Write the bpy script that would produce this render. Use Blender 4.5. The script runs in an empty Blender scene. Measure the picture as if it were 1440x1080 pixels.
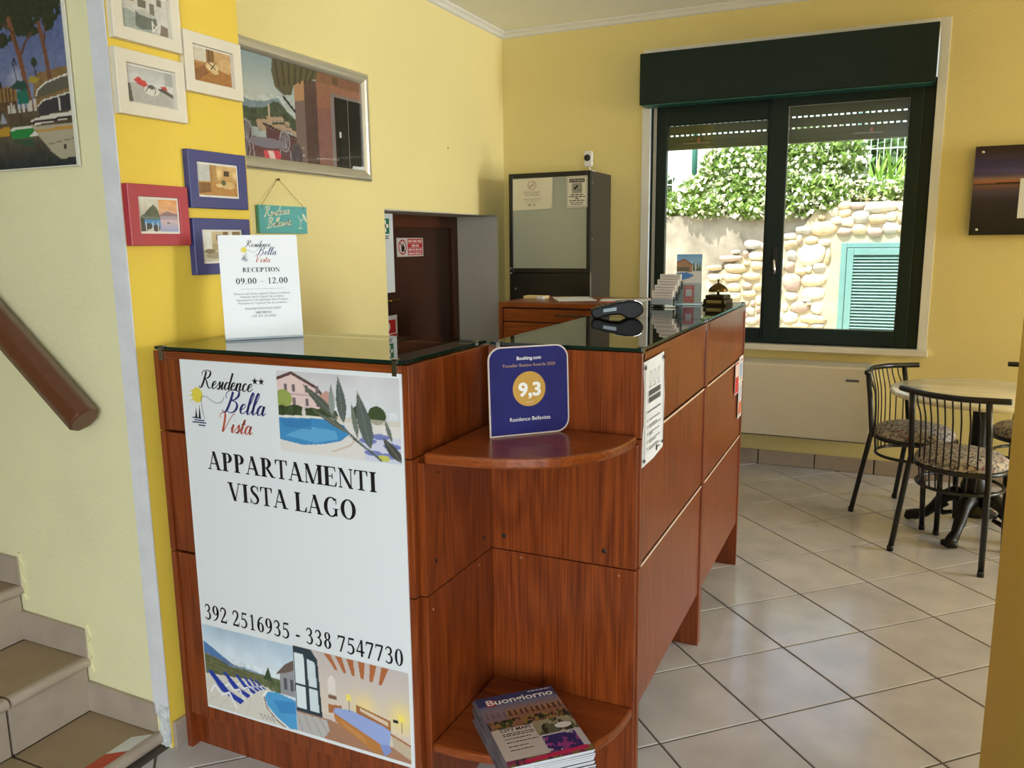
import bpy, bmesh, math, random
import numpy as np
from mathutils import Vector, Matrix

random.seed(7)
rng = np.random.default_rng(11)
scene = bpy.context.scene
col = scene.collection

# ------------------------------------------------------------------ camera
cam_d = bpy.data.cameras.new('camera')
cam = bpy.data.objects.new('camera', cam_d)
col.objects.link(cam)
RT = Vector((0.908126, 0.418557, -0.010850))
UP = Vector((-0.062820, 0.161827, 0.984818))
FW = Vector((-0.413958, 0.893657, -0.173253))
cam.matrix_world = Matrix(((RT.x, UP.x, -FW.x, 0), (RT.y, UP.y, -FW.y, 0), (RT.z, UP.z, -FW.z, 1.42), (0, 0, 0, 1)))
cam_d.sensor_width = 36
cam_d.lens = 28.28
cam_d.clip_start = 0.02
scene.camera = cam

# ------------------------------------------------------------------ world, sun, daylight openings, exposure
world = bpy.data.worlds.new('world')
scene.world = world
world.use_nodes = True
wn = world.node_tree.nodes
sky = wn.new('ShaderNodeTexSky')
sky.sky_type = 'NISHITA'
sky.sun_elevation = math.radians(67)
sky.sun_rotation = math.radians(200)
sky.sun_disc = False
sky.air_density = 1.4
sky.dust_density = 2.5
wn['Background'].inputs['Strength'].default_value = 0.6
world.node_tree.links.new(sky.outputs[0], wn['Background'].inputs['Color'])

sun_d = bpy.data.lights.new('sun', 'SUN')
sun_d.energy = 12.5
sun_d.angle = 0.009
sun_d.color = (1.0, 0.96, 0.88)
sun = bpy.data.objects.new('sun', sun_d)
sun.rotation_euler = (math.radians(23), 0, math.radians(-28))
sun.location = (0, -3, 8)
col.objects.link(sun)

def area(name, loc, direction, sx, sy, power, color):
    d = bpy.data.lights.new(name, 'AREA')
    d.shape = 'RECTANGLE'
    d.size, d.size_y, d.energy, d.color = sx, sy, power, color
    o = bpy.data.objects.new(name, d)
    o.location = loc
    o.rotation_euler = Vector(direction).to_track_quat('-Z', 'Y').to_euler()
    col.objects.link(o)
    return o
# daylight entering by the glazed entrance behind the camera and the side windows of the breakfast room
area('entrance_daylight', (1.75, -2.92, 1.3), (-.25, 1, 0.30), 2.5, 2.2, 215, (0.84, 0.93, 1.0))
area('side_window_daylight', (6.45, 4.42, 1.5), (-1, 0, 0.08), 1.4, 1.9, 268, (0.92, 0.97, 1.0))

scene.view_settings.view_transform = 'Standard'
scene.view_settings.look = 'None'
scene.view_settings.gamma = 1.0
scene.view_settings.use_curve_mapping = False
scene.view_settings.exposure = 0.0

# ------------------------------------------------------------------ materials
def lin(c):
    c = np.asarray(c, float) / 255.0
    return np.where(c <= 0.04045, c / 12.92, ((c + 0.055) / 1.055) ** 2.4)

MATS = {}
def mat(name, rgb, rough=0.5, metal=0.0, var=0.0, vscale=6.0, bump=0.0, bscale=60.0, spec=0.5, coat=0.0, rand=0.0, stretch=None):
    """plain procedural surface: colour with noise variation and fine relief"""
    if name in MATS:
        return MATS[name]
    m = bpy.data.materials.new(name)
    m.use_nodes = True
    nt = m.node_tree
    b = nt.nodes['Principled BSDF']
    c = lin(rgb)
    b.inputs['Base Color'].default_value = (*c, 1)
    b.inputs['Roughness'].default_value = rough
    b.inputs['Metallic'].default_value = metal
    b.inputs['Specular IOR Level'].default_value = spec
    b.inputs['Coat Weight'].default_value = coat
    geo = nt.nodes.new('ShaderNodeNewGeometry')
    vec = geo.outputs['Position']
    if stretch:
        mp = nt.nodes.new('ShaderNodeMapping')
        mp.inputs['Scale'].default_value = stretch
        nt.links.new(vec, mp.inputs['Vector'])
        vec = mp.outputs['Vector']
    last = None
    if var > 0:
        n = nt.nodes.new('ShaderNodeTexNoise')
        n.inputs['Scale'].default_value = vscale
        n.inputs['Detail'].default_value = 6
        nt.links.new(vec, n.inputs['Vector'])
        r = nt.nodes.new('ShaderNodeValToRGB')
        r.color_ramp.elements[0].position = 0.3
        r.color_ramp.elements[1].position = 0.7
        r.color_ramp.elements[0].color = (*(c * (1 - var)), 1)
        r.color_ramp.elements[1].color = (*np.minimum(c * (1 + var), 1), 1)
        nt.links.new(n.outputs['Fac'], r.inputs['Fac'])
        last = r.outputs['Color']
    if rand > 0:
        oi = nt.nodes.new('ShaderNodeObjectInfo')
        h = nt.nodes.new('ShaderNodeHueSaturation')
        mr = nt.nodes.new('ShaderNodeMapRange')
        mr.inputs['To Min'].default_value = 1 - rand
        mr.inputs['To Max'].default_value = 1 + rand
        nt.links.new(oi.outputs['Random'], mr.inputs['Value'])
        nt.links.new(mr.outputs['Result'], h.inputs['Value'])
        if last:
            nt.links.new(last, h.inputs['Color'])
        else:
            h.inputs['Color'].default_value = (*c, 1)
        last = h.outputs['Color']
    if last:
        nt.links.new(last, b.inputs['Base Color'])
    if bump > 0:
        n2 = nt.nodes.new('ShaderNodeTexNoise')
        n2.inputs['Scale'].default_value = bscale
        n2.inputs['Detail'].default_value = 4
        nt.links.new(vec, n2.inputs['Vector'])
        bp = nt.nodes.new('ShaderNodeBump')
        bp.inputs['Strength'].default_value = bump
        bp.inputs['Distance'].default_value = 0.004
        nt.links.new(n2.outputs['Fac'], bp.inputs['Height'])
        nt.links.new(bp.outputs['Normal'], b.inputs['Normal'])
    MATS[name] = m
    return m

def wood(name, light, dark, rough=0.32, axis='z', coat=0.15):
    """veneer: long stretched grain along one axis with cathedral bands"""
    if name in MATS:
        return MATS[name]
    m = bpy.data.materials.new(name)
    m.use_nodes = True
    nt = m.node_tree
    b = nt.nodes['Principled BSDF']
    geo = nt.nodes.new('ShaderNodeNewGeometry')
    oi = nt.nodes.new('ShaderNodeObjectInfo')
    add = nt.nodes.new('ShaderNodeVectorMath')
    add.operation = 'ADD'
    sc = nt.nodes.new('ShaderNodeMath')
    sc.operation = 'MULTIPLY'
    sc.inputs[1].default_value = 13.0
    nt.links.new(oi.outputs['Random'], sc.inputs[0])
    nt.links.new(geo.outputs['Position'], add.inputs[0])
    nt.links.new(sc.outputs[0], add.inputs[1])
    def mapped(s):
        mp = nt.nodes.new('ShaderNodeMapping')
        mp.inputs['Scale'].default_value = {'z': (s[0], s[0], s[1]), 'x': (s[1], s[0], s[0]), 'y': (s[0], s[1], s[0])}[axis]
        nt.links.new(add.outputs[0], mp.inputs['Vector'])
        return mp.outputs['Vector']
    n1 = nt.nodes.new('ShaderNodeTexNoise')
    n1.inputs['Scale'].default_value = 1.0
    n1.inputs['Detail'].default_value = 2
    nt.links.new(mapped((4.5, 0.55)), n1.inputs['Vector'])
    w = nt.nodes.new('ShaderNodeMath')
    w.operation = 'MULTIPLY'
    w.inputs[1].default_value = 95.0
    nt.links.new(n1.outputs['Fac'], w.inputs[0])
    s = nt.nodes.new('ShaderNodeMath')
    s.operation = 'SINE'
    nt.links.new(w.outputs[0], s.inputs[0])
    n2 = nt.nodes.new('ShaderNodeTexNoise')
    n2.inputs['Scale'].default_value = 1.0
    n2.inputs['Detail'].default_value = 4
    nt.links.new(mapped((260.0, 5.0)), n2.inputs['Vector'])
    mx = nt.nodes.new('ShaderNodeMath')
    mx.operation = 'MULTIPLY_ADD'
    mx.inputs[1].default_value = 0.075
    nt.links.new(s.outputs[0], mx.inputs[0])
    nt.links.new(n2.outputs['Fac'], mx.inputs[2])
    r = nt.nodes.new('ShaderNodeValToRGB')
    r.color_ramp.elements[0].position = 0.28
    r.color_ramp.elements[1].position = 0.72
    r.color_ramp.elements[0].color = (*lin(dark), 1)
    r.color_ramp.elements[1].color = (*lin(light), 1)
    nt.links.new(mx.outputs[0], r.inputs['Fac'])
    nt.links.new(r.outputs['Color'], b.inputs['Base Color'])
    b.inputs['Roughness'].default_value = rough
    b.inputs['Coat Weight'].default_value = coat
    b.inputs['Coat Roughness'].default_value = 0.12
    bp = nt.nodes.new('ShaderNodeBump')
    bp.inputs['Strength'].default_value = 0.05
    bp.inputs['Distance'].default_value = 0.001
    nt.links.new(n2.outputs['Fac'], bp.inputs['Height'])
    nt.links.new(bp.outputs['Normal'], b.inputs['Normal'])
    MATS[name] = m
    return m

def clear_only(name, tint):
    if name in MATS:
        return MATS[name]
    m = bpy.data.materials.new(name)
    m.use_nodes = True
    nt = m.node_tree
    nt.nodes.remove(nt.nodes['Principled BSDF'])
    t = nt.nodes.new('ShaderNodeBsdfTransparent')
    t.inputs['Color'].default_value = (*lin(tint), 1)
    nt.links.new(t.outputs[0], nt.nodes['Material Output'].inputs['Surface'])
    MATS[name] = m
    return m

def thin_glass(name, tint=(255, 255, 255), ior=1.5, boost=1.0, rough=0.0):
    if name in MATS:
        return MATS[name]
    m = bpy.data.materials.new(name)
    m.use_nodes = True
    nt = m.node_tree
    nt.nodes.remove(nt.nodes['Principled BSDF'])
    out = nt.nodes['Material Output']
    t = nt.nodes.new('ShaderNodeBsdfTransparent')
    t.inputs['Color'].default_value = (*lin(tint), 1)
    g = nt.nodes.new('ShaderNodeBsdfGlossy')
    g.inputs['Roughness'].default_value = rough
    f = nt.nodes.new('ShaderNodeFresnel')
    f.inputs['IOR'].default_value = ior
    k = f
    if boost > 1:                      # both faces of the plate: 2R / (1 + R)
        d2 = nt.nodes.new('ShaderNodeMath'); d2.operation = 'MULTIPLY'; d2.inputs[1].default_value = 2.0
        p1 = nt.nodes.new('ShaderNodeMath'); p1.operation = 'ADD'; p1.inputs[1].default_value = 1.0
        k = nt.nodes.new('ShaderNodeMath'); k.operation = 'DIVIDE'
        nt.links.new(f.outputs[0], d2.inputs[0]); nt.links.new(f.outputs[0], p1.inputs[0])
        nt.links.new(d2.outputs[0], k.inputs[0]); nt.links.new(p1.outputs[0], k.inputs[1])
    mx = nt.nodes.new('ShaderNodeMixShader')
    nt.links.new(k.outputs[0], mx.inputs[0])
    nt.links.new(t.outputs[0], mx.inputs[1])
    nt.links.new(g.outputs[0], mx.inputs[2])
    nt.links.new(mx.outputs[0], out.inputs['Surface'])
    MATS[name] = m
    return m

def print_mat(name, rough=0.45, spec=0.4, coat=0.0):
    """ink on paper: colour carried by the mesh's own colour attribute"""
    if name in MATS:
        return MATS[name]
    m = bpy.data.materials.new(name)
    m.use_nodes = True
    nt = m.node_tree
    b = nt.nodes['Principled BSDF']
    a = nt.nodes.new('ShaderNodeAttribute')
    a.attribute_name = 'ink'
    nt.links.new(a.outputs['Color'], b.inputs['Base Color'])
    b.inputs['Roughness'].default_value = rough
    b.inputs['Specular IOR Level'].default_value = spec
    b.inputs['Coat Weight'].default_value = coat
    b.inputs['Coat Roughness'].default_value = 0.03
    MATS[name] = m
    return m

# ------------------------------------------------------------------ object helpers
ORG = {}          # object name -> world offset subtracted from world-space vertices (None: local coordinates)
def tag(o, label=None, cat=None, group=None, kind=None):
    if label: o['label'] = label
    if cat: o['category'] = cat
    if group: o['group'] = group
    if kind: o['kind'] = kind
    return o

def thing(name, loc, label, cat, group=None, kind=None):
    o = bpy.data.objects.new(name, None)
    o.empty_display_size = 0.05
    o.location = loc
    col.objects.link(o)
    ORG[o.name] = Vector(loc)
    return tag(o, label, cat, group, kind)

def wall_thing(name, origin, xa, ya, label, cat, group=None, kind=None):
    """a thing built in its own flat frame: local x right, y up, z out of the surface"""
    o = bpy.data.objects.new(name, None)
    o.empty_display_size = 0.05
    xa, ya = Vector(xa).normalized(), Vector(ya).normalized()
    za = xa.cross(ya)
    o.matrix_world = Matrix(((xa.x, ya.x, za.x, origin[0]), (xa.y, ya.y, za.y, origin[1]), (xa.z, ya.z, za.z, origin[2]), (0, 0, 0, 1)))
    col.objects.link(o)
    ORG[o.name] = None
    return tag(o, label, cat, group, kind)
XF = ((1, 0, 0), (0, 0, 1))      # faces -y (towards the entrance)
XL = ((0, 1, 0), (0, 0, 1))      # faces +x

def mk(name, verts, faces, m, parent=None, smooth=False, bevel=0.0, seg=2, fm=None, label=None, cat=None, group=None, kind=None):
    verts = [Vector(v) for v in verts]
    loc = Vector((0, 0, 0))
    if parent is None:
        xs = [v.x for v in verts]; ys = [v.y for v in verts]; zs = [v.z for v in verts]
        loc = Vector(((min(xs) + max(xs)) / 2, (min(ys) + max(ys)) / 2, min(zs)))
        org = loc
    else:
        org = ORG[parent.name]
    me = bpy.data.meshes.new(name)
    if org is not None:
        verts = [v - org for v in verts]
    me.from_pydata(verts, [], faces)
    ms = m if isinstance(m, (list, tuple)) else [m]
    for q in ms:
        me.materials.append(q)
    if fm is not None:
        me.polygons.foreach_set('material_index', fm)
    if smooth:
        me.polygons.foreach_set('use_smooth', [True] * len(me.polygons))
    me.update()
    o = bpy.data.objects.new(name, me)
    col.objects.link(o)
    o.location = loc
    if parent is not None:
        o.parent = parent
    ORG[o.name] = org
    if bevel > 0:
        b = o.modifiers.new('bevel', 'BEVEL')
        b.width, b.segments, b.limit_method = bevel, seg, 'ANGLE'
    return tag(o, label, cat, group, kind)

BF = [(0, 3, 2, 1), (4, 5, 6, 7), (0, 1, 5, 4), (1, 2, 6, 5), (2, 3, 7, 6), (3, 0, 4, 7)]   # -z +z -y +x +y -x
def bv(lo, hi):
    (a, b, c), (d, e, f) = lo, hi
    return [(a, b, c), (d, b, c), (d, e, c), (a, e, c), (a, b, f), (d, b, f), (d, e, f), (a, e, f)]

def box(name, lo, hi, m, parent=None, bevel=0.0, fm=None, **k):
    return mk(name, bv(lo, hi), BF, m, parent, bevel=bevel, fm=fm, **k)

def boxes(name, lst, m, parent=None, bevel=0.0, **k):
    v, f = [], []
    for lo, hi in lst:
        n = len(v)
        v += bv(lo, hi)
        f += [tuple(i + n for i in q) for q in BF]
    return mk(name, v, f, m, parent, bevel=bevel, **k)

def tube_geo(pts, r, n=8, closed=False, cap=True):
    pts = [Vector(p) for p in pts]
    N = len(pts)
    rs = r if isinstance(r, (list, tuple)) else [r] * N
    v, f = [], []
    prev = None
    for i, p in enumerate(pts):
        if closed:
            t = pts[(i + 1) % N] - pts[i - 1]
        else:
            t = pts[min(i + 1, N - 1)] - pts[max(i - 1, 0)]
        t.normalize()
        if prev is None:
            a = Vector((0, 0, 1)) if abs(t.z) < 0.9 else Vector((1, 0, 0))
            u = t.cross(a).normalized()
        else:
            u = prev - t * prev.dot(t)
            u.normalize()
        prev = u
        w = t.cross(u)
        for k in range(n):
            a = 2 * math.pi * k / n
            v.append(p + (u * math.cos(a) + w * math.sin(a)) * rs[i])
    for i in range(N if closed else N - 1):
        j = (i + 1) % N
        for k in range(n):
            l = (k + 1) % n
            f.append((i * n + k, i * n + l, j * n + l, j * n + k))
    if cap and not closed:
        f.append(tuple(range(n - 1, -1, -1)))
        f.append(tuple((N - 1) * n + k for k in range(n)))
    return v, f

def tube(name, pts, r, m, parent=None, n=8, closed=False, **k):
    v, f = tube_geo(pts, r, n, closed)
    return mk(name, v, f, m, parent, smooth=True, **k)

def lathe(name, prof, c, m, parent=None, n=24, smooth=True, **k):
    v, f = [], []
    for (r, z) in prof:
        for i in range(n):
            a = 2 * math.pi * i / n
            v.append((c[0] + r * math.cos(a), c[1] + r * math.sin(a), c[2] + z))
    for j in range(len(prof) - 1):
        for i in range(n):
            l = (i + 1) % n
            f.append((j * n + i, j * n + l, (j + 1) * n + l, (j + 1) * n + i))
    f.append(tuple(range(n - 1, -1, -1)))
    f.append(tuple((len(prof) - 1) * n + i for i in range(n)))
    return mk(name, v, f, m, parent, smooth=smooth, **k)

def disc(name, p, axis, r, d, m, parent=None, n=12, **k):
    """short button: centre p on its back face, pointing along an axis such as '+x'"""
    s = 1 if axis[0] == '+' else -1
    v = []
    for rr, dd in ((r, -.0005), (r, d * .6), (r * .75, d)):
        for i in range(n):
            a = 2 * math.pi * i / n * s
            c, e = rr * math.cos(a), rr * math.sin(a)
            v.append({'x': (p[0] + s * dd, p[1] + c, p[2] + e), 'y': (p[0] + e, p[1] + s * dd, p[2] + c), 'z': (p[0] + c, p[1] + e, p[2] + s * dd)}[axis[1]])
    f = [tuple(range(n - 1, -1, -1)), tuple(range(2 * n, 3 * n))]
    for j in (0, 1):
        f += [(j * n + i, j * n + (i + 1) % n, (j + 1) * n + (i + 1) % n, (j + 1) * n + i) for i in range(n)]
    return mk(name, v, f, m, parent, **k)

def prism(name, poly, d0, d1, m, parent=None, axis='z', bevel=0.0, fm_side=None, **k):
    """polygon (counter-clockwise seen from +axis) extruded between two depths"""
    n = len(poly)
    def P(a, b, d):
        return {'z': (a, b, d), 'y': (a, d, b), 'x': (d, a, b)}[axis]
    v = [P(a, b, d0) for a, b in poly] + [P(a, b, d1) for a, b in poly]
    f = [tuple(range(n - 1, -1, -1)), tuple(range(n, 2 * n))]
    f += [(i, (i + 1) % n, n + (i + 1) % n, n + i) for i in range(n)]
    if axis == 'y':
        f = [tuple(reversed(q)) for q in f]
    fm = None
    if fm_side is not None:
        fm = [0, 0] + [fm_side] * n
    return mk(name, v, f, m, parent, bevel=bevel, fm=fm, **k)

def rrect(x0, y0, x1, y1, r, n=6, corners=(1, 1, 1, 1)):
    out = []
    for (cx, cy, a0, on) in ((x1 - r, y0 + r, -90, corners[1]), (x1 - r, y1 - r, 0, corners[2]), (x0 + r, y1 - r, 90, corners[3]), (x0 + r, y0 + r, 180, corners[0])):
        if on:
            for i in range(n + 1):
                a = math.radians(a0 + 90 * i / n)
                out.append((cx + r * math.cos(a), cy + r * math.sin(a)))
        else:
            out.append((x1 if cx > (x0 + x1) / 2 else x0, y1 if cy > (y0 + y1) / 2 else y0))
    return out

def copy_tree(o, loc=None, rotz=None, parent=None):
    c = o.copy()
    col.objects.link(c)
    if parent is not None:
        c.parent = parent
    if loc is not None:
        c.location = loc
    if rotz is not None:
        c.rotation_euler = (0, 0, rotz)
    for ch in list(o.children):
        copy_tree(ch, parent=c)
    return c

# ------------------------------------------------------------------ lettering
def flat(name, polys, m, parent, z=0.0008, label=None):
    """flat print: convex polygons / quads lying just above a surface, in the parent's own frame"""
    v, f = [], []
    for p in polys:
        n = len(v)
        v += [(x, y, z) for x, y in p]
        f.append(tuple(range(n, n + len(p))))
    return mk(name, v, f, m, parent, label=label)

def catmull(P, n=8):
    P = [np.array(p, float) for p in P]
    Q = [2 * P[0] - P[1]] + P + [2 * P[-1] - P[-2]]
    out = []
    for i in range(1, len(Q) - 2):
        for k in range(n):
            t = k / n
            a, b, c, d = Q[i - 1], Q[i], Q[i + 1], Q[i + 2]
            out.append(0.5 * (2 * b + (c - a) * t + (2 * a - 5 * b + 4 * c - d) * t * t + (3 * b - a - 3 * c + d) * t ** 3))
    out.append(P[-1])
    return out

def ribbon(P, n=8, smooth=True):
    """P: (x, y, width) -> quads"""
    Q = catmull(P, n) if smooth else [np.array(p, float) for p in P]
    L, R = [], []
    for i, q in enumerate(Q):
        t = Q[min(i + 1, len(Q) - 1)][:2] - Q[max(i - 1, 0)][:2]
        l = np.hypot(*t) or 1
        nx, ny = -t[1] / l, t[0] / l
        h = max(q[2], 0.0003) / 2
        L.append((q[0] + nx * h, q[1] + ny * h))
        R.append((q[0] - nx * h, q[1] - ny * h))
    return [(R[i], R[i + 1], L[i + 1], L[i]) for i in range(len(Q) - 1)]

K, H_ = 0.225, 0.06           # thick and thin strokes of the serif face
def _r(x0, y0, x1, y1): return [[(x0, y0), (x1, y0), (x1, y1), (x0, y1)]]
def _stem(x, w=K, y0=0.0, y1=1.0): return _r(x - w / 2, y0, x + w / 2, y1) + (_r(x - w / 2 - .08, y0, x + w / 2 + .08, y0 + H_)) + (_r(x - w / 2 - .08, y1 - H_, x + w / 2 + .08, y1))
def _d(a, b, w): return [[(a[0] - w / 2, a[1]), (a[0] + w / 2, a[1]), (b[0] + w / 2, b[1]), (b[0] - w / 2, b[1])]]
def _o(cx, cy, rx, ry, a0=0, a1=360, k=K, h=H_, n=28):
    out = []
    for i in range(n):
        t, u = math.radians(a0 + (a1 - a0) * i / n), math.radians(a0 + (a1 - a0) * (i + 1) / n)
        f = lambda a, s: (cx + (rx - s * k) * math.cos(a), cy + (ry - s * h) * math.sin(a))
        out.append((f(t, 1), f(t, 0), f(u, 0), f(u, 1)))
    return out
def serif_font():
    G = {}
    sf = lambda x, y=0, w=.28: _r(x - w / 2, y, x + w / 2, y + H_)
    G['A'] = (1.0, _d((.13, 0), (.47, 1), .06) + _d((.78, 0), (.47, 1), .2) + _r(.22, .3, .68, .36) + sf(.13, 0, .24) + sf(.8, 0, .36))
    G['I'] = (.5, _stem(.25))
    G['L'] = (.86, _stem(.26) + _r(.3, 0, .8, .05) + [[(.66, 0), (.8, 0), (.84, .28), (.79, .28)]])
    G['E'] = (.88, _stem(.24) + _r(.3, 0, .8, .05) + _r(.3, .95, .76, 1) + _r(.3, .49, .6, .54) + [[(.68, 0), (.8, 0), (.84, .26), (.8, .26)], [(.66, 1), (.76, 1), (.79, .76), (.75, .76)], [(.54, .38), (.6, .38), (.6, .65), (.54, .65)]])
    G['T'] = (.88, _r(.355, 0, .525, 1) + sf(.44, 0, .38) + _r(.05, .95, .83, 1) + [[(.05, 1), (.05, .73), (.09, .73), (.18, 1)], [(.7, 1), (.79, .73), (.83, .73), (.83, 1)]])
    G['P'] = (.82, _stem(.24) + _o(.42, .735, .33, .265, -90, 90) + _r(.3, .47, .43, .515) + _r(.3, .955, .43, 1))
    G['R'] = (.96, G['P'][1] + _d((.82, 0), (.44, .5), .2) + sf(.85, 0, .26))
    G['M'] = (1.2, _stem(.16, .055) + _stem(1.0) + _d((.56, 0), (.2, 1), .2)[:1] + _d((.56, 0), (.96, 1), .06))
    G['N'] = (.98, _stem(.18, .055) + _stem(.82, .055) + _d((.8, 0), (.2, 1), .2))
    G['V'] = (.98, _d((.5, 0), (.2, 1), .2) + _d((.5, 0), (.82, 1), .06) + sf(.2, 1 - H_, .36) + sf(.84, 1 - H_, .24))
    G['O'] = (1.02, _o(.51, .5, .46, .52))
    G['C'] = (.96, _o(.52, .5, .46, .52, 45, 315) + [[(.82, .66), (.86, .66), (.86, 1), (.8, .93)]])
    G['G'] = (1.04, _o(.52, .5, .46, .52, 45, 315) + [[(.8, .66), (.84, .66), (.84, 1), (.78, .93)]] + _r(.72, .05, .88, .42) + _r(.62, .4, .98, .44))
    G['H'] = (1.02, _stem(.22) + _stem(.8) + _r(.25, .48, .78, .53))
    G['S'] = (.74, ribbon([(.62, .82, .04), (.5, .95, .06), (.32, .95, .1), (.2, .8, .16), (.3, .62, .18), (.5, .45, .19), (.6, .26, .17), (.5, .07, .1), (.3, .04, .06), (.12, .2, .04)]) + [[(.6, .72), (.65, .72), (.65, 1), (.6, 1)], [(.09, 0), (.14, 0), (.14, .3), (.09, .3)]])
    G['0'] = (.66, _o(.33, .5, .28, .5, k=.165))
    G['1'] = (.66, _r(.27, 0, .41, .98) + sf(.34, 0, .36) + [[(.14, .84), (.27, .84), (.41, .99), (.37, .99)]])
    G['2'] = (.66, ribbon([(.08, .7, .07), (.16, .9, .09), (.32, .96, .1), (.48, .84, .14), (.46, .62, .14), (.3, .36, .1), (.1, .1, .06)]) + _r(.06, 0, .56, .13) + [[(.5, .1), (.56, .05), (.6, .28), (.56, .28)]])
    G['3'] = (.66, ribbon([(.1, .78, .06), (.22, .95, .08), (.4, .92, .12), (.47, .76, .14), (.4, .6, .1), (.24, .53, .05)]) + ribbon([(.24, .55, .05), (.42, .48, .1), (.5, .3, .15), (.44, .1, .12), (.26, .03, .08), (.09, .12, .09)]))
    G['4'] = (.66, _r(.36, 0, .5, 1) + _r(.04, .24, .62, .34) + _d((.07, .3), (.42, .98), .07))
    G['5'] = (.66, _r(.18, .86, .56, .98) + [[(.12, .5), (.19, .5), (.24, .95), (.18, .95)]] + ribbon([(.14, .52, .06), (.34, .58, .1), (.49, .42, .14), (.5, .22, .14), (.38, .06, .1), (.22, .03, .08), (.07, .11, .09)]))
    G['6'] = (.66, _o(.34, .31, .26, .31, k=.165) + ribbon([(.58, .98, .03), (.36, .9, .09), (.18, .66, .13), (.13, .4, .13), (.14, .24, .12)]))
    G['9'] = (.66, _o(.32, .69, .26, .31, k=.165) + ribbon([(.08, .02, .03), (.3, .1, .09), (.48, .34, .13), (.53, .6, .13), (.52, .76, .12)]))
    G['7'] = (.66, _r(.08, .86, .58, .98) + _d((.22, 0), (.55, .9), .12) + [[(.06, .72), (.1, .72), (.16, .98), (.08, .98)]])
    G['8'] = (.66, _o(.33, .75, .22, .24, k=.14) + _o(.33, .27, .26, .28, k=.165))
    G['-'] = (.42, _r(.06, .28, .36, .4))
    G['_'] = (.75, _r(.1, .33, .65, .38))
    G['.'] = (.32, _o(.16, .08, .08, .08, k=.08, h=.08, n=8))
    G['+'] = (.7, _r(.1, .38, .6, .46) + _r(.31, .15, .39, .7))
    G[' '] = (.36, [])
    return G
SERIF = serif_font()
def serif(name, txt, x0, x1, y0, y1, m, parent, z=0.0008, weight=1.0):
    """serif lettering filling the box x0..x1, baseline y0 to cap height y1"""
    tot = sum(SERIF[c][0] for c in txt)
    sx, sy = (x1 - x0) / tot, (y1 - y0)
    if ' ' in txt and '_' not in txt:            # one object for each word
        pen = 0.0
        for wd in txt.split(' '):
            w = sum(SERIF[c][0] for c in wd)
            o = serif(name, wd, x0 + pen * sx, x0 + (pen + w) * sx, y0, y1, m, parent, z)
            pen += w + SERIF[' '][0]
        return o
    P, pen = [], 0.0
    for c in txt:
        w, ps = SERIF[c]
        for p in ps:
            P.append([(x0 + (pen + a) * sx, y0 + b * sy) for a, b in p])
        pen += w
    return flat(name, P, m, parent, z)

SC = {   # flowing script: centre lines in an upright unit box (x height .45), slanted when set
 'R': (.95, [[(.30, .98), (.27, .6), (.2, .2), (.1, .02), (-.02, .04), (-.04, .14)], [(.05, .72), (-.02, .86), (.1, 1.0), (.36, 1.04), (.62, .98), (.66, .78), (.5, .6), (.3, .54), (.45, .44), (.6, .2), (.78, .02), (.92, .08)]]),
 'B': (.9, [[(.32, .98), (.28, .6), (.2, .2), (.1, .02), (-.04, .02), (-.08, .12)], [(.02, .66), (-.06, .82), (.06, 1.0), (.36, 1.06), (.64, 1.0), (.68, .82), (.52, .64), (.34, .58), (.58, .52), (.72, .34), (.64, .1), (.4, 0), (.22, .06)]]),
 'V': (.8, [[(-.05, .72), (-.1, .9), (.04, 1.02), (.2, .98), (.26, .7), (.28, .3), (.3, .0), (.44, .3), (.6, .7), (.74, .96), (.86, 1.0)]]),
 'e': (.4, [[(.0, .16), (.2, .24), (.3, .36), (.22, .45), (.1, .36), (.06, .18), (.14, .02), (.28, .04), (.42, .18)]]),
 's': (.34, [[(-.02, .14), (.1, .3), (.2, .45), (.22, .3), (.26, .14), (.18, .0), (.06, .04), (.2, .02), (.36, .16)]]),
 'i': (.26, [[(-.02, .16), (.1, .44), (.09, .2), (.1, .03), (.18, .02), (.28, .16)], [(.13, .62), (.14, .65)]]),
 'd': (.5, [[(.36, .38), (.2, .44), (.07, .3), (.06, .1), (.18, .0), (.32, .16), (.38, .4)], [(.46, .98), (.42, .6), (.37, .2), (.4, .02), (.52, .14)]]),
 'n': (.52, [[(-.02, .2), (.06, .42), (.09, .34), (.06, .0)], [(.08, .2), (.2, .4), (.32, .43), (.33, .25), (.33, .05), (.42, .02), (.54, .16)]]),
 'c': (.38, [[(.28, .36), (.22, .45), (.1, .38), (.05, .2), (.12, .02), (.26, .03), (.4, .17)]]),
 'l': (.3, [[(-.02, .12), (.16, .5), (.26, .86), (.2, 1.0), (.12, .8), (.08, .4), (.08, .08), (.16, .0), (.32, .16)]]),
 'a': (.5, [[(.34, .36), (.2, .44), (.07, .3), (.06, .1), (.17, .0), (.3, .16), (.36, .42), (.33, .14), (.4, .0), (.52, .14)]]),
 't': (.3, [[(-.02, .14), (.12, .5), (.18, .74), (.12, .4), (.1, .08), (.18, .0), (.32, .15)], [(-.02, .5), (.3, .53)]]),
 'v': (.42, [[(-.02, .3), (.06, .44), (.1, .2), (.14, .0), (.28, .14), (.34, .42), (.44, .38)]]),
}
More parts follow.
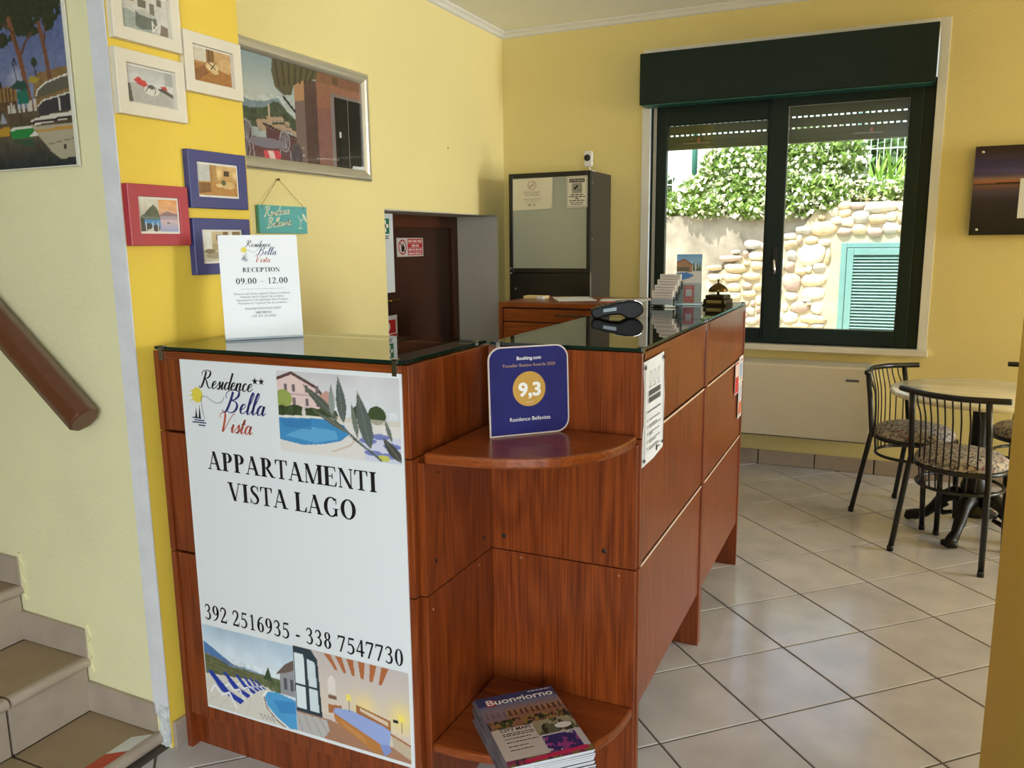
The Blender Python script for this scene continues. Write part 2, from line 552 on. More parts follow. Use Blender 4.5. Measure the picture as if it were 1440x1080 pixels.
def script(txt, x, y, size, thick, thin, slant=.35, rot=0.0, wide=1.0):
    P, pen = [], 0.0
    cr, sr = math.cos(rot), math.sin(rot)
    for c in txt:
        w, st = SC[c]
        for s in st:
            Q = catmull([(pen + a, b) for a, b in s], 7)
            pts = []
            for i, q in enumerate(Q):
                t = Q[min(i + 1, len(Q) - 1)] - Q[max(i - 1, 0)]
                l = np.hypot(*t) or 1
                k = max(0.0, -t[1] / l) ** 1.6
                px, py = (q[0] * wide + q[1] * slant) * size, q[1] * size
                pts.append((x + px * cr - py * sr, y + px * sr + py * cr, (thin + (thick - thin) * k) * size))
            P += ribbon(pts, smooth=False)
        pen += w
    return P

def text(name, s, x, y, width, m, parent, z=0.0008, height=None, align='CENTER', bold=0.0, shear=0.0):
    """sans lettering in the built-in face, fitted to a width; y is the baseline"""
    c = bpy.data.curves.new('lettering', 'FONT')
    c.body = s
    c.shear = shear
    c.offset = bold
    c.resolution_u = 3
    o = bpy.data.objects.new('lettering', c)
    col.objects.link(o)
    me = bpy.data.meshes.new_from_object(o.evaluated_get(bpy.context.evaluated_depsgraph_get()))
    bpy.data.objects.remove(o)
    n = len(me.vertices)
    co = np.zeros(n * 3)
    me.vertices.foreach_get('co', co)
    co = co.reshape(-1, 3)
    x0, x1 = co[:, 0].min(), co[:, 0].max()
    s_ = width / (x1 - x0)
    sy = s_ if height is None else height / 0.73
    co[:, 0] = (co[:, 0] - x0) * s_ + (x - width / 2 if align == 'CENTER' else x)
    co[:, 1] = co[:, 1] * sy + y
    co[:, 2] = z
    me.vertices.foreach_set('co', co.ravel())
    me.materials.clear()
    me.materials.append(m)
    me.name = name
    me.update()
    t = bpy.data.objects.new(name, me)
    col.objects.link(t)
    t.parent = parent
    ORG[t.name] = None
    return t

def lines_of_text(name, rows, m, parent, z=0.0008, seed=1):
    """rows too small to read: (x0, x1, y, height) broken into word-long dashes"""
    r = random.Random(seed)
    P = []
    for x0, x1, y, h in rows:
        x = x0
        while x < x1:
            w = min(h * r.uniform(1.5, 5), x1 - x)
            P += [[(x, y), (x + w, y), (x + w, y + h), (x, y + h)]]
            x += w + h * .7
    return flat(name, P, m, parent, z)

# ------------------------------------------------------------------ painted prints
class Canvas:
    def __init__(s, w, h, c=(255, 255, 255)):
        s.w, s.h = w, h
        s.a = np.ones((h, w, 3)) * np.array(c, float)
        s.Y, s.X = np.mgrid[0:h, 0:w]
        s.X = s.X / (w - 1.0)
        s.Y = s.Y / (h - 1.0)            # y up
    def _n(s, f, seed):
        r = np.random.default_rng(seed)
        out = np.zeros((s.h, s.w))
        amp = 1.0
        for o in range(3):
            gx, gy = max(2, int(f[0] * 2 ** o) + 1), max(2, int(f[1] * 2 ** o) + 1)
            g = r.random((gy + 1, gx + 1))
            u, v = s.X * (gx - 1), s.Y * (gy - 1)
            i, j = u.astype(int), v.astype(int)
            fu, fv = u - i, v - j
            fu, fv = fu * fu * (3 - 2 * fu), fv * fv * (3 - 2 * fv)
            out += amp * ((g[j, i] * (1 - fu) + g[j, i + 1] * fu) * (1 - fv) + (g[j + 1, i] * (1 - fu) + g[j + 1, i + 1] * fu) * fv)
            amp *= .5
        return out / 1.75
    def put(s, mask, c, a=1.0):
        m = (np.asarray(mask, float) * a)[..., None]
        s.a = s.a * (1 - m) + np.array(c, float) * m if np.ndim(c) == 1 else s.a * (1 - m) + c * m
        return s
    def inpoly(s, pts):
        ins = np.zeros(s.X.shape, bool)
        n = len(pts)
        for i in range(n):
            (x0, y0), (x1, y1) = pts[i], pts[(i + 1) % n]
            if y0 == y1: continue
            c = ((y0 > s.Y) != (y1 > s.Y)) & (s.X < (x1 - x0) * (s.Y - y0) / (y1 - y0) + x0)
            ins ^= c
        return ins
    def poly(s, pts, c, a=1.0): return s.put(s.inpoly(pts), c, a)
    def rect(s, x0, y0, x1, y1, c, a=1.0): return s.put((s.X >= x0) & (s.X <= x1) & (s.Y >= y0) & (s.Y <= y1), c, a)
    def ell(s, cx, cy, rx, ry, c, a=1.0): return s.put(((s.X - cx) / rx) ** 2 + ((s.Y - cy) / ry) ** 2 <= 1, c, a)
    def glow(s, cx, cy, rx, ry, c, a=1.0): return s.put(np.exp(-(((s.X - cx) / rx) ** 2 + ((s.Y - cy) / ry) ** 2)), c, a)
    def grad(s, y0, y1, c0, c1, mask=None, a=1.0):
        t = np.clip((s.Y - y0) / (y1 - y0), 0, 1)[..., None]
        c = np.array(c0, float) * (1 - t) + np.array(c1, float) * t
        m = (s.Y >= min(y0, y1)) & (s.Y <= max(y0, y1)) if mask is None else mask
        return s.put(m, c, a)
    def line(s, pts, w, c, a=1.0):
        asp = s.h / s.w
        for (x0, y0), (x1, y1) in zip(pts[:-1], pts[1:]):
            dx, dy = x1 - x0, (y1 - y0) * asp
            l2 = dx * dx + dy * dy or 1e-9
            t = np.clip(((s.X - x0) * dx + (s.Y - y0) * asp * dy) / l2, 0, 1)
            d = np.hypot(s.X - x0 - t * dx, (s.Y - y0) * asp - t * dy)
            s.put(d <= w / 2, c, a)
        return s
    def blobs(s, mask, cols, f, seed, thr=.5):
        for k, c in enumerate(cols):
            n = s._n(f, seed + k)
            s.put(mask & (n > thr), c)
        return s
    def mottle(s, mask, amt, f, seed):
        n = (s._n(f, seed) - .5) * 2 * amt
        s.a = np.clip(s.a + n[..., None] * np.asarray(mask, float)[..., None], 0, 255)
        return s
    def all(s): return np.ones((s.h, s.w), bool)

def print_mesh(name, cv, x0, y0, x1, y1, m, parent, z=0.0006, label=None, dim=1.0):
    """the painted print as a fine grid of its own size lying in the parent's frame"""
    h, w = cv.h, cv.w
    co = np.zeros((h * w, 3), np.float32)
    co[:, 0] = (x0 + (x1 - x0) * cv.X).ravel()
    co[:, 1] = (y0 + (y1 - y0) * cv.Y).ravel()
    co[:, 2] = z
    i = np.arange(h * w).reshape(h, w)
    q = np.stack([i[:-1, :-1], i[:-1, 1:], i[1:, 1:], i[1:, :-1]], -1).reshape(-1, 4).astype(np.int32)
    me = bpy.data.meshes.new(name)
    me.vertices.add(h * w)
    me.vertices.foreach_set('co', co.ravel())
    me.loops.add(q.size)
    me.loops.foreach_set('vertex_index', q.ravel())
    me.polygons.add(len(q))
    me.polygons.foreach_set('loop_start', np.arange(0, q.size, 4, dtype=np.int32))
    at = me.attributes.new('ink', 'FLOAT_COLOR', 'POINT')
    c = np.ones((h * w, 4), np.float32)
    c[:, :3] = lin(np.clip(cv.a.reshape(-1, 3) * dim, 0, 255))
    at.data.foreach_set('color', c.ravel())
    me.materials.append(m)
    me.update(calc_edges=True)
    me.validate()
    o = bpy.data.objects.new(name, me)
    col.objects.link(o)
    o.parent = parent
    ORG[o.name] = None
    return tag(o, label)

# ================================================================== the room
P_LEFT = mat('pale_yellow_wall_paint', (241, 226, 160), .75, var=.025, vscale=1.6, bump=.25, bscale=90)
P_BACK = mat('pale_yellow_wall_paint_shaded', (229, 212, 144), .75, var=.025, vscale=1.6, bump=.25, bscale=90)  # same paint as the left wall, its shade mixed into the colour
P_DEEP = mat('deep_yellow_wall_paint', (230, 197, 72), .7, var=.04, vscale=2.5, bump=.25, bscale=80)
P_CREAM = mat('cream_wall_paint', (226, 219, 176), .8, var=.04, vscale=3.0, bump=.3, bscale=70)
P_WHITE = mat('white_paint', (228, 226, 220), .6, var=.02)
P_CEIL = mat('ceiling_paint', (248, 248, 242), .85, var=.02, vscale=1.2, bump=.2, bscale=60)
P_REVEAL = mat('grey_plaster', (214, 208, 192), .85, var=.04, vscale=4, bump=.3, bscale=80)
STONE_W = mat('white_marble', (226, 220, 208), .35, var=.05, vscale=9)
GROUT = mat('dark_grout', (96, 84, 72), .9, var=.08, vscale=30)
TILE = mat('beige_floor_tile', (198, 192, 189), .15, var=.10, vscale=7, bump=.10, bscale=26, rand=.05)
SKIRT = mat('grey_beige_tile', (168, 152, 136), .4, var=.10, vscale=9, bump=.1, rand=.05)
TREAD = mat('brown_step_tile', (150, 128, 98), .38, var=.10, vscale=8, bump=.1, rand=.04)
GREEN = mat('dark_green_aluminium', (9, 32, 26), .42, var=.03, spec=.35)
XL0, YB, ZC = -2.47, 5.234, 2.82          # left wall, back wall, ceiling
XP, YP, YP1 = -1.777, 1.488, 1.944        # stair wall: corner and far end

# floor: slab plus one object for each tile
floor = box('floor', (-5.2, -3.2, -.12), (6.8, YB, -.003), GROUT, label='beige square tiles laid diagonally with dark grout', cat='floor', kind='structure')
PITCH, ANG, TO = .3414, math.radians(43.79), (-.4854, 3.0398)
ta, tb = Vector((math.cos(ANG), math.sin(ANG))), Vector((math.sin(ANG), -math.cos(ANG)))
def clip(poly, nx, ny, d):
    """keep nx*x + ny*y <= d"""
    out = []
    for i in range(len(poly)):
        p, q = poly[i], poly[(i + 1) % len(poly)]
        a, b = nx * p[0] + ny * p[1] - d, nx * q[0] + ny * q[1] - d
        if a <= 0: out.append(p)
        if (a < 0 < b) or (b < 0 < a):
            t = a / (a - b)
            out.append((p[0] + (q[0] - p[0]) * t, p[1] + (q[1] - p[1]) * t))
    return out
def tile_mesh(poly, name='floor_tile'):
    c = (sum(p[0] for p in poly) / len(poly), sum(p[1] for p in poly) / len(poly))
    s = .0018
    top = []
    for p in poly:
        d = math.hypot(p[0] - c[0], p[1] - c[1]) or 1
        top.append((p[0] - (p[0] - c[0]) / d * s * 1.4, p[1] - (p[1] - c[1]) / d * s * 1.4))
    n = len(poly)
    v = [(p[0] - c[0], p[1] - c[1], -.003) for p in poly] + [(p[0] - c[0], p[1] - c[1], -.0012) for p in poly] + [(p[0] - c[0], p[1] - c[1], 0) for p in top]
    f = [tuple(range(2 * n, 3 * n))]
    for k in (0, 1):
        f += [(k * n + i, k * n + (i + 1) % n, (k + 1) * n + (i + 1) % n, (k + 1) * n + i) for i in range(n)]
    me = bpy.data.meshes.new(name)
    me.from_pydata(v, [], f)
    me.materials.append(TILE)
    me.update()
    return me, c
g = .0034
def tile_poly(i, j):
    out = []
    for a, b in ((g, g), (PITCH - g, g), (PITCH - g, PITCH - g), (g, PITCH - g)):
        q = Vector(TO) + ta * (i * PITCH + a) + tb * (j * PITCH + b)
        out.append((q.x, q.y))
    return out[::-1]
whole, _c = tile_mesh(tile_poly(0, 0))
for i in range(-14, 16):
    for j in range(-14, 16):
        poly = tile_poly(i, j)
        cx = sum(p[0] for p in poly) / 4; cy = sum(p[1] for p in poly) / 4
        if not (-2.65 < cx < 2.3 and .75 < cy < 5.4) or cx > .75 and cy < 2.4:
            continue
        cut = clip(clip(poly, -1, 0, 2.47), 0, 1, YB)
        if cx < -1.4 and cy < 2.3:                       # floor stops at the stair wall and the first step
            cut = clip(cut, -1, 0, 1.788)
        if len(cut) < 3: continue
        if len(cut) == 4 and all(abs(a[0] - b[0]) + abs(a[1] - b[1]) < 1e-6 for a, b in zip(cut, poly)):
            me, c = whole, (cx, cy)
        else:
            area2 = abs(sum(cut[k][0] * cut[(k + 1) % len(cut)][1] - cut[(k + 1) % len(cut)][0] * cut[k][1] for k in range(len(cut)))) / 2
            if area2 < .0004: continue
            me, c = tile_mesh(cut)
        o = bpy.data.objects.new('floor_tile', me)
        col.objects.link(o)
        o.parent = floor
        o.location = Vector((c[0], c[1], 0)) - floor.location

box('ceiling', (-5.2, -3.2, ZC), (6.8, 5.6, ZC + .12), P_CEIL, label='plain off-white ceiling', cat='ceiling', kind='structure')

# left wall with the low opening of the door niche
wl = boxes('wall_left', [((-2.92, YP1, 0), (XL0, 3.723, ZC)), ((-2.92, 3.723, 1.607), (XL0, 5.128, ZC)), ((-2.92, 5.128, 0), (XL0, 5.55, ZC))], P_LEFT,
           label='pale yellow side wall with a low door niche', cat='wall', kind='structure')
boxes('niche_lining', [((-2.90, 3.723, 1.600), (XL0 - .003, 5.128, 1.6075)), ((-2.90, 5.121, 0), (XL0 - .003, 5.1285, 1.6)), ((-2.90, 3.7225, 0), (XL0 - .003, 3.73, 1.6))], P_REVEAL, wl, label='grey plaster lining of the niche')
disc('wall_plug', (XL0, 4.443, 1.991), '+x', .006, .002, mat('old_plug', (120, 96, 60), .8), wl, n=8)

# back wall round the window
WX0, WX1, WZ0, WZ1 = -1.455, .195, .775, 2.58
boxes('wall_back', [((-2.92, YB, 0), (WX0, 5.55, ZC)), ((WX1, YB, 0), (6.8, 5.55, ZC)), ((WX0, YB, 0), (WX1, 5.55, WZ0)), ((WX0, YB, WZ1), (WX1, 5.55, ZC))], P_BACK,
      label='yellow end wall around the green window, shade put into its colour', cat='wall', kind='structure')
# stair wall: cream face towards the entrance, deep yellow end
box('wall_stair', (-5.2, YP, 0), (XP, YP1, ZC), [P_CREAM, P_DEEP], fm=[0, 0, 0, 1, 1, 0], label='thick wall with cream stair side and deep yellow end', cat='wall', kind='structure')
# near wall at the right edge and the unseen rest of the shell with its glazed openings
boxes('wall_right_with_blocker', [((.297, .75, 0), (.56, 2.2, ZC)), ((.56, 2.0, 0), (6.6, 2.2, ZC))], P_DEEP, label='deep yellow wall end close to the viewer at right, plus an unseen wing blocking light', cat='wall', kind='structure')  # long wing is unseen, added to keep entrance light off the window wall
boxes('wall_front', [((-5.2, -3.2, 0), (.45, -3.0, ZC)), ((3.05, -3.2, 0), (6.8, -3.0, ZC)), ((.45, -3.2, 2.45), (3.05, -3.0, ZC))], P_CREAM, label='entrance wall behind the viewer', cat='wall', kind='structure')
boxes('wall_side', [((6.6, -3.2, 0), (6.8, 3.65, ZC)), ((6.6, 5.15, 0), (6.8, YB, ZC)), ((6.6, 3.65, 0), (6.8, 5.15, .5)), ((6.6, 3.65, 2.5), (6.8, 5.15, ZC))], P_BACK, label='far side wall of the breakfast room', cat='wall', kind='structure')
box('wall_stairwell', (-5.2, -3.2, 0), (-5.05, YP, ZC), P_CREAM, label='stairwell wall beyond the steps', cat='wall', kind='structure')

# ceiling coving
COVE = [(0, 0), (.034, 0), (.034, -.008), (.02, -.02), (.012, -.036), (0, -.042)]
def cove(name, horiz, label):
    v = []
    for end in (0, 1):
        for a, b in COVE:
            if horiz == 'left':
                v.append((XL0 + a, (YP1, YB - a)[end], ZC + b))
            else:
                v.append(((XL0 + a, 6.6)[end], YB - a, ZC + b))
    n = len(COVE)
    f = [(i, (i + 1) % n, n + (i + 1) % n, n + i) for i in range(n)] + [tuple(range(n)), tuple(range(2 * n - 1, n - 1, -1))]
    mk(name, v, f, P_WHITE, label=label, cat='trim', kind='structure')
cove('trim_1', 'left', 'white ceiling moulding above the pale yellow side wall')
cove('trim_2', 'back', 'white ceiling moulding above the window wall')
# white corner strip of the stair wall, its lower end broken
v = [(-1.832, YP - .004, .1), (XP + .002, YP - .004, .1), (XP + .002, YP - .004, ZC - .05), (-1.832, YP - .004, ZC - .05)]
mk('trim_3', v + [(x, YP + .0, z) for x, y, z in v], [(0, 1, 2, 3), (7, 6, 5, 4), (0, 4, 5, 1), (1, 5, 6, 2), (2, 6, 7, 3), (3, 7, 4, 0)],
   mat('white_corner_paint', (214, 214, 218), .6, var=.06, vscale=14, bump=.4, bscale=50), label='white corner strip down the stair wall edge', cat='trim', kind='structure')
pc = [(-1.812, .012), (-1.790, .004), (-1.776, .02), (-1.774, .06), (-1.78, .1), (-1.774, .13), (-1.80, .135), (-1.822, .11), (-1.806, .08), (-1.812, .05)]
prism('trim_4', pc, YP - .008, YP - .001, mat('crumbled_plaster', (206, 208, 208), .9, var=.2, vscale=60, bump=1.0, bscale=120), axis='y', label='crumbled white plaster at foot of the stair wall corner', cat='trim', kind='structure')
# skirting: end of the stair wall and along the window wall
box('baseboard_stair', (XP, YP + .006, 0), (XP + .012, YP1 - .01, .078), SKIRT, bevel=.002, label='grey skirting tile at foot of the deep yellow wall end', cat='baseboard', kind='structure')
bb = box('baseboard_back', (-2.4, YB - .006, 0), (6.6, YB, .09), GROUT, label='tile skirting along the window wall', cat='baseboard', kind='structure')
x = -2.4 + .02
while x < 3.2:
    x1 = min(x + .337, 3.3)
    box('skirting_tile', (x + .002, YB - .014, .002), (x1 - .003, YB - .006, .092), SKIRT, bb, bevel=.0015)
    x += .341

# ---------------------------------------------------------------- stairs going up to the left
st = thing('staircase', (-2.3, .8, 0), 'tiled steps climbing left beside the cream wall', 'stairs', kind='structure')
XS = [-1.800, -2.078, -2.350, -2.625, -2.9]
ZS = [.042, .216, .396, .57, .745]
Y0 = .25
cuts = [YP - .002, 1.238, .90, .56, Y0]
for k in range(5):
    x1 = XS[k]
    x0 = XS[k + 1] if k < 4 else -3.2
    z = ZS[k]; zb = ZS[k - 1] if k else 0.0
    box('step_core', (x0 - .06, Y0, 0), (x1 - .03, YP - .002, z - .012), GROUT, st)
    for a, b in zip(cuts[:-1], cuts[1:]):
        q = .004
        box('tread', (x0 - .02, b + q, z - .012), (x1 - .026, a - q, z), TREAD, st, bevel=.0015)
        pr_ = []
        for t in range(9):
            an = math.pi / 2 - math.pi * t / 8
            pr_.append((x1 - .016 + .016 * math.cos(an), z - .015 + .016 * math.sin(an)))
        pr_ = [(x1 - .026, z + .001)] + pr_ + [(x1 - .026, z - .031)]
        prism('nosing', pr_[::-1], b + q, a - q, SKIRT, st, axis='y')
        if z - .035 - zb > .02:
            box('riser', (x1 - .032, b + q, zb + .002), (x1 - .02, a - q, z - .033), SKIRT, st, bevel=.0015)
    # sloping wall skirting tile standing on each tread, torn plaster edge beside it
    xl = XS[k + 1] - .02 if k < 4 else -3.2
    xr = x1 + (-.008 if k else -.026)
    prism('skirting_tile', [(xl, z + .002), (xr, z + .002), (xr, z + .088), (xl, z + .096)], YP - .012, YP - .001, SKIRT, st, axis='y')
    if k:
        E = []
        for t in range(9):
            zz = z - .045 + .15 * t / 8
            E.append((xr + .010 + .007 * math.sin(t * 2.1 + k), zz))
        E = [(xr - .004, z - .05)] + E + [(xr - .004, z + .105)]
        prism('plaster_edge', E, YP - .007, YP - .0005, P_CREAM, st, axis='y')

# red and white warning tape stuck on the first tread
tp = thing('hazard_tape', (-1.85, 1.0, ZS[0]), 'red and white warning tape along the lowest step edge', 'tape')
ty = YP - .02
RED_T, WHT_T = mat('red_tape', (176, 62, 36), .5, var=.06, vscale=40), mat('white_tape', (206, 204, 196), .5, var=.05, vscale=40)
k = 0
while ty > .3:
    y2 = ty - .085
    xa, xb, sk = -1.872, -1.828, .035
    mk('tape_stripe', [(xa, ty - sk, ZS[0] + .0006), (xb, ty, ZS[0] + .0006), (xb, y2, ZS[0] + .0006), (xa, y2 - sk, ZS[0] + .0006),
                       (xa, ty - sk, ZS[0]), (xb, ty, ZS[0]), (xb, y2, ZS[0]), (xa, y2 - sk, ZS[0])],
       [(3, 2, 1, 0), (4, 5, 6, 7), (0, 1, 5, 4), (1, 2, 6, 5), (2, 3, 7, 6), (3, 0, 4, 7)], (WHT_T, RED_T)[k % 2], tp)
    ty = y2
    k += 1

# ---------------------------------------------------------------- window
win = thing('window_1', (-.63, 5.26, WZ0), 'dark green two-leaf window with a roller shutter box on top', 'window', kind='structure')
box('shutter_box', (-1.466, 5.10, 2.255), (.178, 5.262, 2.558), GREEN, win, bevel=.004)
box('box_edge_highlight', (-1.45, 5.108, 2.248), (.165, 5.22, 2.2555), mat('green_highlight', (34, 92, 84), .35), win)  # box underside, its highlight painted in as lighter teal
boxes('window_surround', [((.19, 5.228, .757), (.238, YB, 2.605)), ((-1.482, 5.228, .757), (-1.43, YB, 2.256)), ((-1.48, 5.228, 2.555), (.19, YB, 2.605))], P_WHITE, win, bevel=.001)
boxes('reveal_lining', [((WX0 - .001, YB, WZ0), (WX0 + .003, 5.55, WZ1)), ((WX1 - .003, YB, WZ0), (WX1 + .001, 5.55, WZ1))], P_WHITE, win)
def frame4(name, x0, x1, z0, z1, y0, y1, w, m, par, bevel=.003):
    wl_, wr, wb, wt = w
    return boxes(name, [((x0, y0, z0), (x0 + wl_, y1, z1)), ((x1 - wr, y0, z0), (x1, y1, z1)), ((x0 + wl_, y0, z0), (x1 - wr, y1, z0 + wb)), ((x0 + wl_, y0, z1 - wt), (x1 - wr, y1, z1))], m, par, bevel=bevel)
frame4('outer_frame', -1.427, .19, .777, 2.30, 5.245, 5.31, (.035, .06, .03, .06), GREEN, win)
ls = frame4('sash', -1.395, -.655, .795, 2.245, 5.25, 5.30, (.068, .05, .075, .105), GREEN, win)
rs = frame4('sash', -.685, .130, .79, 2.262, 5.222, 5.278, (.098, .066, .088, .062), GREEN, win)
PANE = thin_glass('window_glass', (250, 252, 250), 1.45)
box('pane', (-1.33, 5.272, .868), (-.702, 5.276, 2.142), PANE, ls)
box('pane', (-.589, 5.248, .876), (.066, 5.252, 2.202), PANE, rs)
frame4('glazing_bead', -.589, .066, .876, 2.202, 5.24, 5.247, (.006, .006, .006, .006), mat('pale_bead', (150, 160, 156), .4), rs, bevel=0)
STEEL = mat('brushed_steel', (170, 170, 168), .28, 1.0)
CHROME = mat('bright_chrome', (214, 214, 214), .12, 1.0)
BLK = mat('black_plastic', (14, 14, 15), .4)
hd = box('handle_plate', (-.645, 5.212, 1.20), (-.615, 5.223, 1.38), BLK, rs, bevel=.004)
tube('handle_lever', [(-.63, 5.212, 1.30), (-.63, 5.19, 1.30), (-.628, 5.182, 1.29), (-.624, 5.178, 1.24), (-.622, 5.18, 1.215)], .008, CHROME, hd)
box('shutter_belt', (-1.408, 5.236, .83), (-1.388, 5.239, 2.25), mat('grey_belt', (168, 166, 160), .8, var=.08, vscale=80), win)
# sill
box('window_sill', (-1.49, 5.175, .742), (.245, 5.30, .778), STONE_W, win, bevel=.004)
# roller shutter, half wound up: slats with rows of light slits between
SLAT = mat('olive_green_slat', (112, 116, 76), .5, var=.04)
zz = 2.012
sx0, sx1 = -1.41, .17
for k, h in enumerate((.034, .036, .056, .056, .056, .056)):
    box('shutter_slat', (sx0, 5.352, zz), (sx1, 5.362, zz + h), SLAT, win, bevel=.003)
    zz += h
    if k:
        v = []
        x = sx0
        while x < sx1:
            v.append(((x, 5.354, zz), (min(x + .014, sx1), 5.360, zz + .009)))
            x += .034
        boxes('slit_strip', v, SLAT, win, kind='stuff')
        zz += .009
box('shutter_end_bar', (sx0, 5.345, 1.996), (sx1, 5.366, 2.012), SLAT, win, bevel=.003)
for hx in (-1.16, -.15):
    o = box('shutter_stop', (hx - .08, 5.330, 2.030), (hx + .08, 5.351, 2.036), mat('steel_pin', (172, 160, 140), .3, .8), win)
    lathe('stop_screw', [(.010, 0), (.010, .02), (.004, .03)], (hx + .02, 5.34, 2.036), mat('orange_knob', (196, 120, 84), .5), win, n=10)

# ---------------------------------------------------------------- brown door in the niche
BROWN = mat('dark_brown_lacquer', (62, 32, 16), .45, var=.06, vscale=5, stretch=(6, 6, .6))
BROWN2 = mat('brown_door_frame', (84, 42, 20), .42, var=.06, vscale=5, stretch=(6, 6, .6))
dr = thing('door_1', (-2.82, 4.6, 0), 'dark brown flush door set back in the niche', 'door', kind='structure')
box('door_leaf', (-2.845, 3.80, 0), (-2.805, 5.05, 1.525), BROWN, dr, bevel=.002)
boxes('door_frame', [((-2.84, 5.05, 0), (-2.785, 5.121, 1.6)), ((-2.84, 3.73, 1.522), (-2.785, 5.05, 1.6)), ((-2.84, 3.73, 0), (-2.785, 3.80, 1.522))], BROWN2, dr, bevel=.003)
BRASS = mat('aged_brass', (150, 118, 62), .3, 1.0, var=.12, vscale=30)
hdl = box('handle_plate', (-2.805, 4.15, .95), (-2.800, 4.185, 1.18), BRASS, dr, bevel=.002)
tube('handle_lever', [(-2.80, 4.167, 1.075), (-2.755, 4.167, 1.075), (-2.748, 4.18, 1.075), (-2.748, 4.27, 1.08)], .009, BRASS, hdl)

# ================================================================== reception counter
WD = wood('cherry_veneer', (142, 66, 22), (94, 36, 9), .30)
WDX = wood('cherry_veneer_along', (150, 74, 28), (106, 44, 12), .28, axis='x')
WDY = wood('cherry_veneer_deep', (142, 66, 22), (94, 36, 9), .30, axis='y')
EDGE = mat('painted_edge_glint', (236, 208, 184), .3)  # painted highlight: stands for light caught along the upper panel edges
GL = thin_glass('counter_glass', (206, 226, 214), 1.62, 1.75)
GLB = clear_only('counter_glass_underside', (240, 250, 244))
GLE = mat('green_glass_edge', (4, 34, 26), .2, spec=.5)
CLIP = mat('nickel_clip', (150, 146, 136), .25, 1.0)
DARK = mat('dark_gap', (30, 14, 8), .8)
LX0, LX1, LY0, LY1 = -1.745, -.957, 1.515, 1.930
ZT = 1.150
J = [(.935, ZT), (.596, .932), (.105, .593)]       # the three stacked modules
def carcass(t, x0, x1, y0, y1, face):
    """stacked modules: two end panels, an inset panel with a painted edge highlight, back, top"""
    w = .019
    for (a, b) in J:
        lo = 0.0 if a < .2 else a
        if face == 'front':
            box('end_panel', (x0, y0, lo), (x0 + w, y1, b), WD, t, bevel=.0012)
            box('end_panel', (x1 - w, y0, lo), (x1, y1, b), WD, t, bevel=.0012)
            p = box('face_panel', (x0 + w + .001, y0 + .005, a + .002), (x1 - w - .001, y0 + .023, b - .002), WD, t, bevel=.0015)
        else:
            box('end_panel', (x0, y0, lo), (x1, y0 + w, b), WD, t, bevel=.0012)
            box('end_panel', (x0, y1 - w, lo), (x1, y1, b), WD, t, bevel=.0012)
            p = box('face_panel', (x1 - .023, y0 + w + .001, (.195 if a < .2 else a) + .002), (x1 - .005, y1 - w - .001, b - .002), WD, t, bevel=.0015)
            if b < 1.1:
                box('edge_glint', (x1 - .0055, y0 + w + .001, b - .0065), (x1 - .0030, y1 - w - .001, b - .001), EDGE, p)
    if face == 'front':
        box('back_panel', (x0 + w, y1 - .012, .1), (x1 - w, y1 - .002, ZT - .02), WD, t)
        box('kick', (x0 + w, y0 + .03, 0), (x1 - w, y0 + .045, .108), WD, t)
        box('top_panel', (x0 + w, y0 + .001, ZT - .019), (x1 - w, y1, ZT - .0005), WDX, t, bevel=.001)
    else:
        box('back_panel', (x0 + .002, y0 + w, .1), (x0 + .012, y1 - w, ZT - .02), WD, t)
        box('kick', (x1 - .30, y0 + w, 0), (x1 - .285, y1 - w, .2), WD, t)
        box('top_panel', (x0, y0 + w, ZT - .019), (x1 - .001, y1 - w, ZT - .0005), WDY, t, bevel=.001)
def glass_plate(label, x0, x1, y0, y1, clips, z0=ZT + .0035):
    t = thing('glass_top', ((x0 + x1) / 2, (y0 + y1) / 2, z0), label, 'glass top', 'glass plates on the reception counters')
    box('pane', (x0, y0, z0), (x1, y1, z0 + .008), [GL, GLE, GLB], t, fm=[2, 0, 1, 1, 1, 1])
    for cx, cy, d in clips:
        if d == 'y':
            boxes('corner_clip', [((cx - .006, cy - .004, z0 - .028), (cx + .006, cy - .001, z0 + .010)), ((cx - .006, cy - .004, z0 + .0085), (cx + .006, cy + .012, z0 + .011))], CLIP, t)
        else:
            boxes('corner_clip', [((cx + .001, cy - .006, z0 - .028), (cx + .004, cy + .006, z0 + .010)), ((cx - .012, cy - .006, z0 + .0085), (cx + .004, cy + .006, z0 + .011))], CLIP, t)
    return t
GT = ZT + .0035 + .008         # height of the glass surface
t = thing('reception_counter', (-1.35, 1.72, 0), 'cherry wood counter block carrying the big white poster', 'counter', 'reception counter blocks')
carcass(t, LX0, LX1, LY0, LY1, 'front')
glass_plate('glass plate on the counter with the big poster', LX0 + .006, LX1 - .012, LY0 + .0, LY1, [(LX0 + .03, LY0, 'y'), (LX1 - .035, LY0, 'y'), (LX1 - .012, LY1 - .05, 'x')])
RX0, RX1 = -.948, -.527
RY = [1.900, 2.700, 3.490]
t = thing('reception_counter', (-.74, 2.3, 0), 'cherry wood counter block with a white notice on its side', 'counter', 'reception counter blocks')
carcass(t, RX0, RX1, RY[0], RY[1], 'side')
box('front_face', (RX0 + .001, RY[0] - .0025, .937), (RX1 - .002, RY[0], ZT - .001), WD, t)
glass_plate('glass plate under the card payment terminal', RX0 + .004, RX1 - .004, RY[0] + .001, RY[1] - .004, [(RX1 - .004, RY[0] + .014, 'x'), (RX1 - .004, RY[1] - .02, 'x'), (RX0 + .03, RY[0] + .001, 'y')])
t = thing('reception_counter', (-.74, 3.1, 0), 'cherry wood counter block nearest the window with small stickers', 'counter', 'reception counter blocks')
carcass(t, RX0, RX1, RY[1] + .004, RY[2], 'side')
